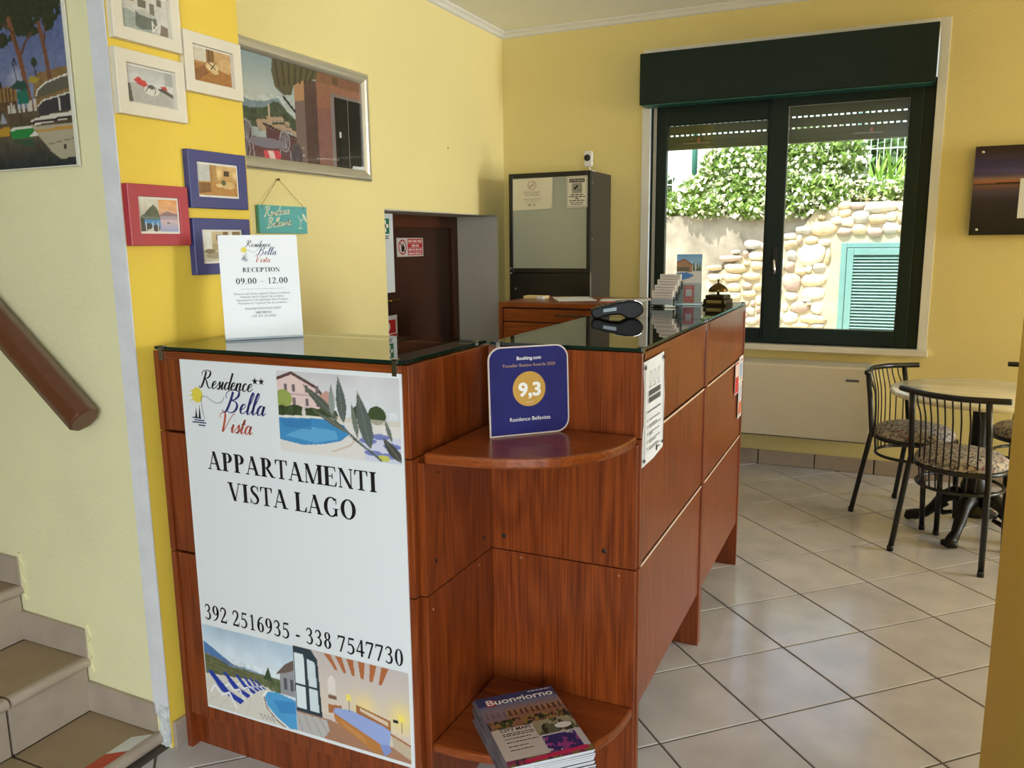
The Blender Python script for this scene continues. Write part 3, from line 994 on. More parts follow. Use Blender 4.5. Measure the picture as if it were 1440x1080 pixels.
glass_plate('glass plate under the brass bell and leaflets', RX0 + .004, RX1 - .004, RY[1] + .004, RY[2] - .003, [(RX1 - .004, RY[1] + .02, 'x'), (RX1 - .004, RY[2] - .02, 'x')])

# ---------------------------------------------------------------- corner shelf between the two blocks
cs = thing('corner_shelf', (-.75, 1.72, 0), 'cherry wood corner shelf unit with rounded shelves', 'shelf')
CX, CY = -.937, 1.880           # inner corner
SY = 1.535
for (a, b) in ((.596, .922), (.0, .593)):
    box('side_panel', (LX1 + .001, SY, a), (CX, CY + .016, b), WD, cs, bevel=.0012)
    box('side_panel', (CX + .0005, CY, a), (RX1 - .004, CY + .0165, b), WD, cs, bevel=.0012)
def quarter(z0, z1):
    rx, ry = RX1 - .006 - CX, CY - SY
    P = [(CX, CY)]
    for i in range(19):
        an = -math.pi / 2 + math.pi / 2 * i / 18
        ex = .82
        P.append((CX + rx * abs(math.cos(an)) ** ex, CY - ry * abs(math.sin(an)) ** ex))
    prism('rounded_shelf', P, z0, z1, WDX, cs, bevel=.006)
quarter(.922, .947)
quarter(.190, .214)
CAP = mat('dark_screw_cap', (44, 30, 22), .4)
CAPL = mat('light_screw_cap', (150, 104, 74), .4)
def cap(p, axis, m, r=.006):
    disc('screw_cap', p, axis, r, .0015, m, cs)
for p in ((CX, 1.58, .67), (CX, 1.60, .885), (CX, 1.83, .64)): cap(p, '+x', CAP if p[2] < .8 else CAP, .006 if p[2] < .8 else .003)
for p in ((-.90, CY, .635), (-.615, CY, .635)): cap(p, '-y', CAP, .007)
for p in ((-.85, CY, .58), (-.575, CY, .575)): cap(p, '-y', CAPL, .0035)
for p in ((CX, 1.80, .575), (CX, 1.56, .555)): cap(p, '+x', CAPL, .0035)

# ---------------------------------------------------------------- chest of drawers behind
ch = thing('chest_of_drawers', (-1.45, 4.25, 0), 'low cherry wood chest of drawers before the black cabinet', 'chest')
dx0, dx1, dy0, dy1 = -1.915, -1.02, 3.97, 4.53
box('top_panel', (dx0, dy0, 1.074), (dx1, dy1, 1.10), WDX, ch, bevel=.0015)
box('side_panel', (dx0, dy0, 0), (dx0 + .022, dy1, 1.0735), WD, ch, bevel=.0015)
box('side_panel', (dx1 - .022, dy0, 0), (dx1, dy1, 1.0735), WD, ch, bevel=.0015)
box('carcass', (dx0 + .022, dy0 + .03, .02), (dx1 - .022, dy1 - .005, 1.073), DARK, ch)
zt = 1.066
for h in (.075, .17, .27, .27, .25):
    d = box('drawer', (dx0 + .026, dy0 + .008, zt - h + .006), (dx1 - .026, dy0 + .027, zt), WDX, ch, bevel=.002)
    if h < .3:
        hx = (dx0 + dx1) / 2 - .03
        tube('handle', [(hx - .08, dy0 + .008, zt - .028), (hx - .078, dy0 - .014, zt - .028), (hx + .078, dy0 - .014, zt - .028), (hx + .08, dy0 + .008, zt - .028)], .005, mat('gun_metal', (92, 82, 74), .3, 1.0), d)
    zt -= h

# ================================================================== prints and pictures
INK = print_mat('matt_print', .5, .3)
INKG = print_mat('glossy_print', .45, .35)
INKGL = print_mat('print_under_glass', .4, .4, coat=.55)
PAPER = mat('white_paper', (232, 234, 236), .55)
PAPER2 = mat('poster_white', (226, 228, 230), .42)
BLACK = mat('black_ink', (16, 15, 18), .5)
GREYI = mat('grey_ink', (110, 110, 116), .6)
NAVY = mat('navy_ink', (44, 46, 110), .5)
REDI = mat('brick_red_ink', (184, 82, 62), .5)
YELI = mat('sun_yellow_ink', (224, 204, 70), .5)
WHITEI = mat('white_ink', (238, 236, 228), .5)
REDS = mat('sign_red', (186, 34, 40), .5)

def pool_olive(w=190, h=112):
    c = Canvas(w, h, (226, 224, 222))
    A = c.all()
    c.grad(.5, 1, (214, 216, 220), (206, 202, 204))
    c.mottle(c.Y > .5, 14, (4, 3), 3)
    c.poly([(0, .42), (0, .9), (.08, .96), (.14, .98), (.3, .86), (.36, .74), (.44, .7), (.44, .4)], (226, 198, 192))
    c.line([(0, .9), (.13, .98), (.34, .82), (.38, .74)], .022, (92, 66, 62))
    for y in (.72, .56):
        c.rect(0, y - .012, .4, y + .012, (196, 170, 166))
        for x in (.06, .13, .24, .33): c.rect(x, y + .03, x + .025, y + .12, (120, 104, 108))
    c.poly([(.36, .72), (.42, .8), (.47, .74), (.46, .5), (.36, .5)], (196, 150, 138))
    c.ell(.05, .66, .075, .11, (150, 164, 84))
    for x, y, rx, ry in ((.03, .5, .08, .07), (.15, .5, .1, .09), (.3, .49, .11, .08), (.42, .5, .09, .1)):
        c.ell(x, y, rx, ry, (62, 74, 44))
    c.mottle(c.Y < .6, 22, (28, 14), 5)
    c.ell(.22, .5, .015, .07, (214, 206, 200))
    c.ell(.82, .55, .07, .11, (66, 80, 50))
    c.ell(.68, .55, .06, .1, (70, 66, 50))
    c.rect(.45, .44, 1, .5, (206, 196, 180), .7)
    c.rect(0, 0, 1, .44, (222, 216, 210))
    c.poly([(0, .14), (0, .42), (.3, .45), (.42, .44), (.55, .4), (.6, .3), (.52, .2), (.38, .14), (.2, .1)], (66, 138, 190))
    c.poly([(.05, .2), (.25, .34), (.48, .32), (.5, .22), (.3, .14)], (104, 170, 212), .8)
    c.poly([(0, .4), (.28, .43), (.28, .3), (.05, .3)], (54, 116, 172), .6)
    c.line([(0, .43), (.3, .46), (.44, .455)], .018, (226, 220, 210))
    c.line([(.45, .06), (.6, .16), (.66, .28)], .012, (208, 186, 172))
    c.poly([(.68, .3), (1, .3), (1, 0), (.72, 0)], (206, 206, 222))
    for x, y in ((.74, .24), (.84, .3), (.93, .2), (.78, .1), (.9, .08)): c.ell(x, y, .07, .035, (96, 106, 178), .8)
    c.ell(.86, .05, .05, .04, (200, 196, 96))
    def leaf(x0, y0, x1, y1, wd, col):
        dx, dy = x1 - x0, y1 - y0
        L = []; R = []
        for k in range(11):
            t = k / 10; q = wd * math.sin(math.pi * t ** .8)
            L.append((x0 + dx * t - dy * q, y0 + dy * t + dx * q)); R.append((x0 + dx * t + dy * q, y0 + dy * t - dx * q))
        c.poly(L + R[::-1], col)
        c.line([(x0, y0), (x1, y1)], .004, (128, 134, 120))
    c.line([(.84, .02), (.66, .22), (.5, .42), (.44, .52)], .014, (74, 82, 76))
    leaf(.5, .46, .22, .86, .09, (84, 90, 78)); leaf(.46, .5, .46, .88, .07, (146, 152, 146)); leaf(.55, .42, .52, .98, .07, (90, 98, 92))
    leaf(.66, .26, .62, .68, .05, (108, 116, 104)); leaf(.76, .14, .67, .82, .08, (92, 100, 94)); leaf(.6, .3, .3, .55, .07, (96, 98, 86))
    leaf(.93, .25, .88, .52, .06, (98, 104, 98)); leaf(1.0, .02, .86, .3, .14, (74, 74, 66)); leaf(.82, .06, .58, .28, .03, (70, 76, 68))
    return c
def pool_loungers(w=150, h=110):
    c = Canvas(w, h, (214, 222, 230))
    c.grad(.5, 1, (222, 226, 230), (176, 196, 214))
    c.mottle(c.Y > .55, 16, (5, 4), 9)
    c.poly([(0, .56), (0, .8), (.1, .74), (.22, .66), (.36, .58), (.5, .54)], (84, 122, 172))
    c.poly([(.2, .54), (.45, .6), (.8, .55), (.8, .5)], (128, 160, 188))
    c.rect(0, .48, 1, .56, (96, 108, 76))
    c.poly([(0, .66), (.3, .56), (.7, .55), (.84, .5), (.84, .4), (0, .4)], (92, 100, 66))
    c.mottle((c.Y > .38) & (c.Y < .66), 26, (24, 12), 4)
    for k in range(4): c.line([(0, .64 - k * .05), (.6, .55 - k * .035)], .008, (128, 110, 82))
    c.poly([(.66, .52), (.72, .68), (.76, .52)], (58, 76, 50))
    c.poly([(.84, .4), (.84, .62), (.9, .7), (1, .78), (1, .4)], (150, 148, 152))
    c.poly([(.8, .62), (.9, .76), (1, .84), (1, .72), (.9, .66)], (110, 92, 84))
    for x in (.88, .95): c.rect(x, .46, x + .035, .6, (84, 86, 96))
    c.poly([(0, 0), (0, .4), (.5, .46), (.72, .42), (.8, .36), (1, .32), (1, 0)], (212, 206, 194))
    for k in range(9): c.line([(-.2 + k * .16, 0), (.35 + k * .05, .44)], .004, (188, 182, 170))
    for x, y, s in ((.56, .44, .35), (.5, .43, .42), (.43, .42, .52), (.34, .4, .68), (.2, .36, .9), (.02, .3, 1.2)):
        c.poly([(x, y + .12 * s), (x + .05 * s, y + .12 * s), (x + .2 * s, y - .04 * s), (x + .34 * s, y - .1 * s), (x + .3 * s, y - .15 * s), (x + .12 * s, y - .06 * s)], (36, 60, 158))
        c.line([(x + .02 * s, y - .1 * s), (x + .06 * s, y - .02 * s), (x + .13 * s, y - .1 * s), (x + .2 * s, y - .06 * s), (x + .26 * s, y - .2 * s)], .016 * s, (234, 234, 236))
    P = [(.66, .3), (.7, .38), (.8, .4), (1, .36), (1, .02), (.92, .0), (.78, .1), (.69, .2)]
    c.poly([(x - .03, y) for x, y in P], (236, 232, 226))
    c.poly(P, (80, 156, 206))
    c.poly([(.76, .3), (1, .34), (1, .2), (.82, .16)], (58, 128, 190), .7)
    c.line([(.65, .3), (.68, .18), (.78, .06), (.9, -.02)], .012, (122, 88, 78))
    for k in range(4): c.line([(.6 + .04 * k, .08), (.63 + .04 * k, .03)], .012, (150, 150, 154))
    return c
def bedroom(w=190, h=120):
    c = Canvas(w, h, (212, 196, 186))
    c.grad(.3, 1, (222, 204, 186), (196, 184, 180))
    c.glow(.62, .5, .1, .14, (240, 214, 140), .8); c.glow(.93, .48, .1, .16, (240, 214, 130), .9)
    for k in range(6): c.poly([(.28 + .1 * k, 1), (.34 + .1 * k, 1), (.40 + .075 * k, .84 - .01 * k), (.375 + .075 * k, .84 - .01 * k)], (176, 104, 62))
    c.poly([(0, .24), (0, 1), (.16, 1), (.22, .9), (.24, .24)], (48, 60, 70))
    c.poly([(.01, .28), (.01, .92), (.095, .92), (.1, .28)], (222, 230, 232)); c.poly([(.13, .28), (.125, .88), (.195, .86), (.215, .28)], (210, 220, 224))
    c.rect(0, .54, .23, .565, (48, 60, 70))
    c.poly([(0, 0), (0, .24), (.3, .24), (1, .1), (1, 0)], (168, 122, 96))
    c.poly([(0, 0), (0, .22), (.28, .22), (.3, .1), (.24, 0)], (184, 178, 174))
    for k in range(5): c.line([(.0 + .07 * k, .22), (.05 + .09 * k, 0)], .004, (120, 108, 104))
    c.ell(.34, .66, .035, .1, (226, 214, 206)); c.rect(.305, .55, .375, .66, (226, 214, 206)); c.rect(.305, .49, .38, .535, (126, 92, 70))
    c.poly([(.55, .4), (.55, .5), (.84, .42), (.84, .28)], (164, 104, 56)); c.poly([(.58, .44), (.58, .475), (.82, .4), (.82, .35)], (220, 196, 170))
    c.poly([(.3, .42), (.42, .44), (.42, .36), (.3, .32)], (172, 110, 66))
    c.poly([(.34, .34), (.36, .4), (.5, .42), (.78, .34), (.84, .3), (.82, .12), (.78, .02), (.74, .1), (.68, .14)], (150, 166, 214))
    c.poly([(.34, .34), (.68, .16), (.75, .12), (.74, .0), (.68, .02), (.36, .24)], (184, 122, 62))
    c.poly([(.4, .28), (.62, .14), (.62, .08), (.42, .22)], (196, 136, 76))
    c.poly([(.74, .12), (.82, .14), (.84, .08), (.78, 0)], (132, 146, 198))
    for x, y in ((.485, .52), (.93, .44)):
        c.rect(x - .02, y, x + .022, y + .075, (244, 222, 110)); c.line([(x, y), (x, y - .12)], .006, (90, 78, 60))
    c.poly([(.84, .26), (1, .2), (1, .04), (.86, .12)], (196, 176, 150)); c.line([(.84, .27), (1, .2)], .014, (170, 102, 62))
    c.rect(.86, .42, .9, .45, (24, 26, 28))
    return c

# ---------------------------------------------------------------- the big poster on the counter front
po = wall_thing('poster', (-1.649, LY0 - .0005, .150), *XF, 'large white holiday apartment poster on the counter front', 'poster')
pw, ph = .675, .982
box('sheet', (0, 0, 0), (pw, ph, .003), PAPER2, po)
Z = .0036
def U(x): return x + 1.649
def V(z): return z - .150
print_mesh('photo', pool_olive(), U(-1.331), V(.921), U(-.980), V(1.121), INK, po, Z, 'photo of a villa, pool and olive twig')
print_mesh('photo', pool_loungers(), U(-1.646), V(.157), U(-1.333), V(.398), INK, po, Z, 'photo of blue loungers by a pool')
print_mesh('photo', bedroom(), U(-1.333), V(.160), U(-.983), V(.402), INK, po, Z, 'photo of a bedroom with a blue bedspread')
serif('lettering', 'APPARTAMENTI', U(-1.578), U(-1.050), V(.846), V(.895), BLACK, po, Z)
serif('lettering', 'VISTA LAGO', U(-1.516), U(-1.112), V(.769), V(.818), BLACK, po, Z)
serif('lettering', '392 2516935 - 338 7547730', U(-1.634), U(-.994), V(.416), V(.461), BLACK, po, Z)
def logo(par, x, y, s, z, wt=1.0):
    """the residence's mark: three lines of script, sun, sailing boats, stars; x, y = lower left, s = width"""
    k = s / .27
    def at(px, pz): return x + px * k, y + pz * k
    X0, Y0 = at(.036, .118)
    flat('lettering', script('Residence', X0, Y0, .045 * k, .13 * wt, .045 * wt, wide=.93), BLACK, par, z)
    X0, Y0 = at(.112, .060)
    flat('lettering', script('Bella', X0, Y0, .056 * k, .13 * wt, .04 * wt, wide=1.0), NAVY, par, z)
    X0, Y0 = at(.090, .008)
    flat('lettering', script('Vista', X0, Y0, .050 * k, .13 * wt, .04 * wt, wide=1.0), REDI, par, z)
    cx, cy = at(.026, .098)
    flat('sun_mark', [[(cx + .018 * k * math.cos(t * math.pi / 12), cy + .02 * k * math.sin(t * math.pi / 12)) for t in range(24)]], YELI, par, z)
    flat('sun_ray', sum([ribbon([(cx - a * k, cy + b * k, .003 * k), (cx - (a + .012) * k, cy + (b - .004) * k, .002 * k)], 2) for a, b in ((.012, .012), (.016, .0), (.014, -.012))], []), YELI, par, z + .0002)
    P = []
    for a, b, c_ in ((.004, .034, .036), (.010, .044, .030), (.002, .030, .024), (.014, .050, .024), (.022, .046, .017)):
        p, q = at(a, c_), at(b, c_)
        P += [[p, q, (q[0], q[1] + .0032 * k), (p[0], p[1] + .0032 * k)]]
    flat('sea_mark', P, NAVY, par, z)
    P = []
    for a, h in ((.016, .03), (.028, .038)):
        p = at(a, .036)
        P += [[(p[0] - .003 * k, p[1]), (p[0] + .005 * k, p[1]), (p[0] + .003 * k, p[1] + h * k)]]
    flat('sail_mark', P, BLACK, par, z + .0002)
    W = [at(a, b) for a, b in ((.046, .036), (.040, .066), (.040, .092), (.056, .096), (.086, .082), (.108, .086), (.118, .1))]
    flat('wave_line', ribbon([(p[0], p[1], .0016 * k) for p in W], 6), GREYI, par, z)
    return at
at = logo(po, U(-1.622), V(.943), .27, Z)
for sx in (.222, .242):
    cx, cy = at(sx, .146)
    star = [(cx + (.0105 if i % 2 == 0 else .0042) * math.sin(i * math.pi / 5), cy + (.0105 if i % 2 == 0 else .0042) * math.cos(i * math.pi / 5)) for i in range(10)][::-1]
    mk('star_mark', [(a, b, Z) for a, b in star], [tuple(range(10))], BLACK, po)

# ---------------------------------------------------------------- framed photos on the deep yellow wall end
def room_dining(w=80, h=64):
    c = Canvas(w, h, (196, 190, 178)); c.grad(0, 1, (186, 184, 174), (206, 198, 186))
    c.poly([(0, 0), (0, .42), (.1, .5), (.3, .42), (.6, .14), (.7, 0)], (150, 158, 148))
    c.rect(.16, .72, .28, .9, (150, 112, 78)); c.rect(.18, .86, .26, 1, (52, 52, 54)); c.rect(.36, .62, .54, .84, (104, 100, 84)); c.rect(.42, .86, .5, 1, (110, 104, 92))
    c.rect(.62, .5, .72, .8, (116, 110, 98)); c.rect(.78, .78, .88, .98, (112, 100, 88))
    c.poly([(.28, .1), (.3, .5), (.6, .52), (.76, .4), (.74, .12), (.4, .04)], (100, 106, 96)); c.poly([(.32, .48), (.44, .6), (.72, .48), (.7, .4), (.4, .42)], (176, 174, 160))
    c.rect(.64, .02, .66, .34, (222, 218, 206)); c.rect(.8, .02, .82, .34, (222, 218, 206)); c.line([(.65, .3), (.81, .06)], .02, (222, 218, 206)); c.line([(.81, .3), (.65, .06)], .02, (222, 218, 206))
    c.poly([(.85, .3), (1, .25), (1, 0), (.8, 0)], (120, 106, 92)); c.poly([(.84, .55), (1, .5), (1, .25), (.84, .3)], (204, 198, 186))
    return c.mottle(c.all(), 12, (18, 14), 2)
def room_red(w=84, h=62):
    c = Canvas(w, h, (196, 194, 188)); c.grad(.5, 1, (206, 204, 198), (180, 178, 172))
    c.poly([(0, .5), (.2, .56), (.5, .52), (.72, .46), (1, .3), (1, 0), (0, 0)], (170, 166, 158))
    c.poly([(0, 0), (0, .5), (.08, .5), (.12, 0)], (90, 86, 80)); c.poly([(.2, .54), (.38, .66), (.46, .52), (.36, .46)], (190, 40, 40), 1); c.poly([(.14, .6), (.26, .74), (.4, .58), (.36, .5)], (196, 48, 46))
    c.poly([(.72, .56), (.84, .6), (.88, .48), (.78, .48)], (188, 52, 50)); c.poly([(.62, .48), (.78, .52), (1, .38), (1, .28)], (76, 72, 66))
    c.ell(.52, .4, .17, .14, (206, 202, 192)); c.ell(.52, .5, .08, .06, (84, 82, 78)); c.line([(.4, .36), (.46, .5)], .02, (70, 68, 66)); c.line([(.58, .3), (.62, .5)], .02, (120, 116, 110))
    c.rect(.82, .62, 1, 1, (160, 160, 156))
    return c.mottle(c.all(), 10, (16, 12), 6)
def room_brown(w=84, h=62):
    c = Canvas(w, h, (178, 132, 76)); c.grad(0, 1, (150, 96, 44), (196, 158, 104))
    c.rect(0, .6, .36, 1, (206, 196, 172)); c.rect(.36, .55, .56, 1, (132, 92, 44)); c.rect(.42, .55, .45, 1, (96, 66, 34)); c.rect(.5, .55, .53, 1, (108, 74, 36))
    c.ell(.84, .6, .2, .24, (198, 160, 104)); c.poly([(0, .5), (.3, .56), (1, .36), (1, 0), (0, 0)], (160, 106, 50)); c.poly([(0, .3), (.3, .5), (.4, .3), (.1, 0), (0, 0)], (124, 78, 40), .7)
    c.ell(.5, .5, .17, .14, (214, 186, 134)); c.line([(.4, .6), (.58, .44)], .025, (70, 50, 28)); c.line([(.58, .62), (.46, .42)], .025, (70, 50, 28)); c.ell(.56, .36, .1, .07, (206, 176, 124))
    return c.mottle(c.all(), 12, (16, 14), 8)
def lake_sunset(w=96, h=74):
    c = Canvas(w, h, (200, 196, 180)); c.grad(.5, 1, (176, 172, 156), (214, 206, 186)); c.mottle(c.Y > .6, 20, (7, 5), 2)
    c.rect(.5, .3, 1, 1, (216, 150, 100)); c.grad(.55, 1, (212, 160, 130), (218, 152, 88), (c.X > .5) & (c.Y > .55)); c.mottle((c.X > .5) & (c.Y > .55), 22, (5, 12), 5)
    c.poly([(.5, .5), (.62, .6), (.74, .64), (.9, .58), (1, .56), (1, .46), (.5, .44)], (140, 112, 116)); c.rect(.5, .34, 1, .48, (166, 150, 160)); c.grad(0, .38, (150, 160, 196), (206, 176, 176), (c.X > .5) & (c.Y < .38))
    c.ell(.74, .27, .05, .025, (110, 110, 116))
    c.poly([(0, .46), (.1, .54), (.24, .72), (.36, .84), (.46, .7), (.52, .44), (.5, .3), (0, .3)], (78, 84, 70)); c.mottle((c.X < .5) & (c.Y > .3) & (c.Y < .8), 24, (20, 16), 3)
    c.rect(0, .3, .5, .46, (110, 116, 96)); c.rect(0, .36, .52, .42, (86, 110, 118)); c.rect(.06, .12, .52, .36, (66, 132, 184)); c.rect(0, 0, .1, .4, (50, 56, 52))
    for x, y, r in ((.2, .16, .09), (.4, .1, .1), (.1, .08, .08)): c.ell(x, y, r, r * 1.1, (62, 58, 60))
    for x in (.12, .3, .44): c.rect(x, .0, x + .02, .3, (206, 212, 214))
    return c
def room_gold(w=84, h=68, s=1):
    c = Canvas(w, h, (196, 156, 96)); c.grad(0, 1, (170, 122, 62), (206, 170, 112))
    c.rect(0, .45, .34, 1, (190, 188, 182)); c.rect(.3, .4, .36, 1, (160, 120, 66)); c.rect(.36, .42, .46, 1, (174, 134, 78)); c.rect(.66, .66, .8, .84, (60, 46, 32)); c.glow(.54, .72, .06, .14, (250, 226, 170), .7); c.glow(.95, .7, .06, .14, (250, 226, 170), .7)
    c.poly([(0, .42), (.3, .44), (.5, .46), (.9, .46), (1, .4), (1, 0), (0, 0)], (176, 126, 66)); c.poly([(0, .4), (.3, .42), (.3, .1), (0, .05)], (126, 84, 46))
    c.ell(.76, .36, .18, .13, (206, 170, 112)); c.ell(.64, .44, .06, .09, (84, 84, 54)); c.ell(.52, .34, .08, .07, (214, 184, 130))
    return c.mottle(c.all(), 12, (16, 14), 12)
def room_pale(w=84, h=72):
    c = Canvas(w, h, (186, 172, 140)); c.rect(0, 0, .22, 1, (224, 222, 214)); c.grad(.3, 1, (176, 158, 124), (196, 178, 140), c.X > .22); c.rect(.34, .7, .46, .9, (92, 80, 64)); c.rect(.52, .5, .66, 1, (120, 96, 60)); c.rect(.68, .5, .76, 1, (222, 216, 204)); c.rect(.78, .4, .98, 1, (128, 104, 66))
    c.poly([(.22, .3), (.22, .6), (.5, .6), (.5, .3)], (168, 148, 108)); c.poly([(0, .1), (0, .36), (.3, .38), (.9, .34), (1, .1), (1, 0), (0, 0)], (196, 188, 172)); c.ell(.3, .2, .24, .12, (160, 148, 122)); c.ell(.16, .34, .14, .08, (132, 116, 96))
    return c.mottle(c.all(), 12, (16, 12), 15)
FR_W = mat('cream_frame_lacquer', (222, 212, 190), .4, var=.02)
FR_B = mat('navy_frame_lacquer', (58, 62, 118), .42, var=.03)
FR_R = mat('raspberry_frame_lacquer', (172, 50, 62), .42, var=.03)
MATB = mat('white_mount', (224, 218, 206), .6)
def mitred(name, w, h, prof, m, par):
    """picture moulding with mitred corners; prof = (inset, height)"""
    v, f = [], []
    n = len(prof)
    for cx, cy, sx, sy in ((0, 0, 1, 1), (w, 0, -1, 1), (w, h, -1, -1), (0, h, 1, -1)):
        v += [(cx + sx * a, cy + sy * a, b) for a, b in prof]
    for k in range(4):
        l = (k + 1) % 4
        f += [(k * n + i, l * n + i, l * n + i + 1, k * n + i + 1) for i in range(n - 1)]
    return mk(name, v, f, m, par, smooth=False)
def photo_frame(y0, z0, w, h, m, cv, label, bw=.031, dp=.020, deep=False):
    t = wall_thing('photo_frame', (XP, y0, z0), *XL, label, 'picture frame', 'small framed photos on the yellow wall end')
    mitred('frame', w, h, [(0, 0), (0, dp - .0015), (.0015, dp), (bw - .001, dp), (bw, dp - .001), (bw, .002)], m, t)
    box('mount', (bw, bw, .002), (w - bw, h - bw, dp - (.011 if deep else .006)), MATB, t)
    q = bw + (.004 if deep else .006)
    print_mesh('photo', cv, q, q, w - q, h - q, INKGL, t, dp - (.0104 if deep else .0054))
    return t
photo_frame(1.494, 1.929, .215, .160, FR_W, room_dining(), 'cream framed photo of a dining room, highest on the wall', deep=True)
photo_frame(1.491, 1.749, .218, .158, FR_W, room_red(), 'cream framed photo of a bed with red cushions', deep=True)
photo_frame(1.716, 1.838, .214, .159, FR_W, room_brown(), 'cream framed photo of a brown bed with folded towels', deep=True)
photo_frame(1.491, 1.422, .196, .157, FR_R, lake_sunset(), 'raspberry red framed photo of lake and sunset')
photo_frame(1.698, 1.525, .222, .158, FR_B, room_gold(), 'navy framed photo of a golden bedroom, the upper one')
photo_frame(1.698, 1.339, .222, .158, FR_B, room_pale(), 'navy framed photo partly behind the reception hours sign')

# ---------------------------------------------------------------- silver framed terrace picture on the side wall
def terrace(w=230, h=124):
    c = Canvas(w, h, (170, 184, 186)); c.grad(.4, 1, (214, 216, 208), (146, 168, 176)); c.mottle(c.Y > .6, 8, (5, 3), 3)
    c.poly([(0, .44), (0, .58), (.1, .54), (.2, .56), (.3, .62), (.36, .5), (.42, .46)], (130, 150, 160))
    c.poly([(0, .3), (0, .48), (.1, .47), (.2, .5), (.26, .57), (.30, .58), (.34, .53), (.38, .47), (.44, .43), (.44, .3)], (78, 88, 68)); c.mottle((c.Y < .64) & (c.Y > .2) & (c.X < .45), 26, (40, 22), 8)
    for k in range(26):
        x, y = .12 + random.random() * .27, .3 + random.random() * .14
        c.poly([(x, y), (x + .03, y + .008), (x + .045, y - .018), (x + .008, y - .024)], (188, 160, 132)); c.rect(x + .008, y - .045, x + .04, y - .022, (176, 160, 144)); c.rect(x + .016, y - .04, x + .02, y - .03, (90, 84, 80))
    c.rect(.22, .42, .235, .54, (196, 180, 156))
    c.poly([(0, .0), (0, .24), (.14, .2), (.2, .2), (.2, .32), (.42, .24), (.44, 0)], (104, 68, 74)); c.line([(.18, .34), (.42, .25)], .01, (60, 38, 36))
    c.poly([(.42, 0), (.42, .8), (.5, .86), (.58, .86), (.58, 0)], (128, 108, 102)); c.poly([(.42, .62), (.42, .82), (.5, .88), (.5, .66)], (196, 148, 104), .8)
    c.rect(.5, 0, .6, .88, (92, 70, 66)); c.rect(.6, 0, 1, 1, (140, 98, 90)); c.rect(.6, .62, 1, 1, (160, 112, 84), .7); c.rect(.6, .88, 1, 1, (120, 84, 66), .6); c.mottle(c.X > .5, 8, (30, 16), 31)
    c.poly([(.27, 1), (.26, .86), (.28, .72), (.34, .66), (.4, .68), (.42, .78), (.5, .86), (.6, .9), (.62, 1)], (94, 88, 66))
    for k in range(7): c.line([(.29 + .05 * k, .99), (.31 + .04 * k, .74 + .02 * k)], .012, (62, 58, 44))
    c.line([(.34, .64), (.42, .52)], .014, (44, 40, 38))
    c.rect(.74, .9, .79, .97, (96, 72, 56)); c.rect(.72, 0, .745, .78, (132, 128, 130)); c.rect(.72, .76, 1, .8, (132, 122, 116)); c.rect(.75, 0, 1, .77, (26, 24, 25)); c.rect(.79, .1, .86, .72, (36, 33, 33))
    c.line([(.87, 0), (.87, .8)], .005, (146, 140, 136)); c.rect(.782, .3, .8, .4, (206, 206, 204)); c.rect(.795, .2, .803, .27, (190, 190, 190)); c.rect(.77, 0, .8, .34, (12, 12, 12))
    for k in range(9): c.rect(.58 + .022 * k, .07 + .002 * k, .592 + .022 * k, .078 + .002 * k, (200, 196, 196))
    for k in range(4): c.rect(.4 + .022 * k, .08, .412 + .022 * k, .09, (206, 206, 206)); c.rect(.4 + .022 * k, .16, .412 + .022 * k, .168, (206, 206, 206))
    def chair(x, y, s, col):
        c.ell(x, y, .045 * s, .12 * s, col); c.ell(x, y, .036 * s, .1 * s, (84, 66, 72))
        for k in range(-3, 4): c.line([(x + k * .004, y - .08 * s), (x + k * .011 * s, y + .1 * s)], .004, col)
        c.line([(x - .04 * s, y - .1 * s), (x - .05 * s, y - .25 * s)], .008, col); c.line([(x + .04 * s, y - .1 * s), (x + .05 * s, y - .25 * s)], .008, col)
    chair(.06, .24, 1, (160, 154, 164)); chair(.33, .2, .9, (158, 152, 160)); chair(.04, .08, 1, (150, 144, 156)); chair(.42, .08, 1.0, (96, 92, 98))
    c.ell(.2, .16, .13, .05, (136, 130, 144)); c.poly([(.18, 0), (.17, .08), (.28, .1), (.3, .04), (.28, 0)], (214, 70, 86)); c.poly([(.22, 0), (.2, .08), (.24, .09), (.26, 0)], (236, 206, 206))
    c.poly([(.88, .0), (1, .0), (1, .05), (.9, .045)], (214, 218, 224))
    return c
sp = wall_thing('framed_picture', (XL0, 2.600, 1.737), *XL, 'large silver framed picture of a terrace with white chairs', 'picture')
SILV = mat('satin_silver', (214, 210, 196), .38, .75, var=.02)
pw_, ph_ = .990, .530
mitred('frame', pw_, ph_, [(0, 0), (0, .014), (.003, .022), (.010, .028), (.020, .031), (.030, .030), (.040, .026), (.048, .020), (.054, .014), (.054, .004)], SILV, sp)
print_mesh('photo', terrace(), .050, .050, pw_ - .050, ph_ - .050, print_mat('print_behind_glass', .35, .5, coat=1.0), sp, .008)
box('backing', (.01, .01, .0), (pw_ - .01, ph_ - .01, .007), MATB, sp)

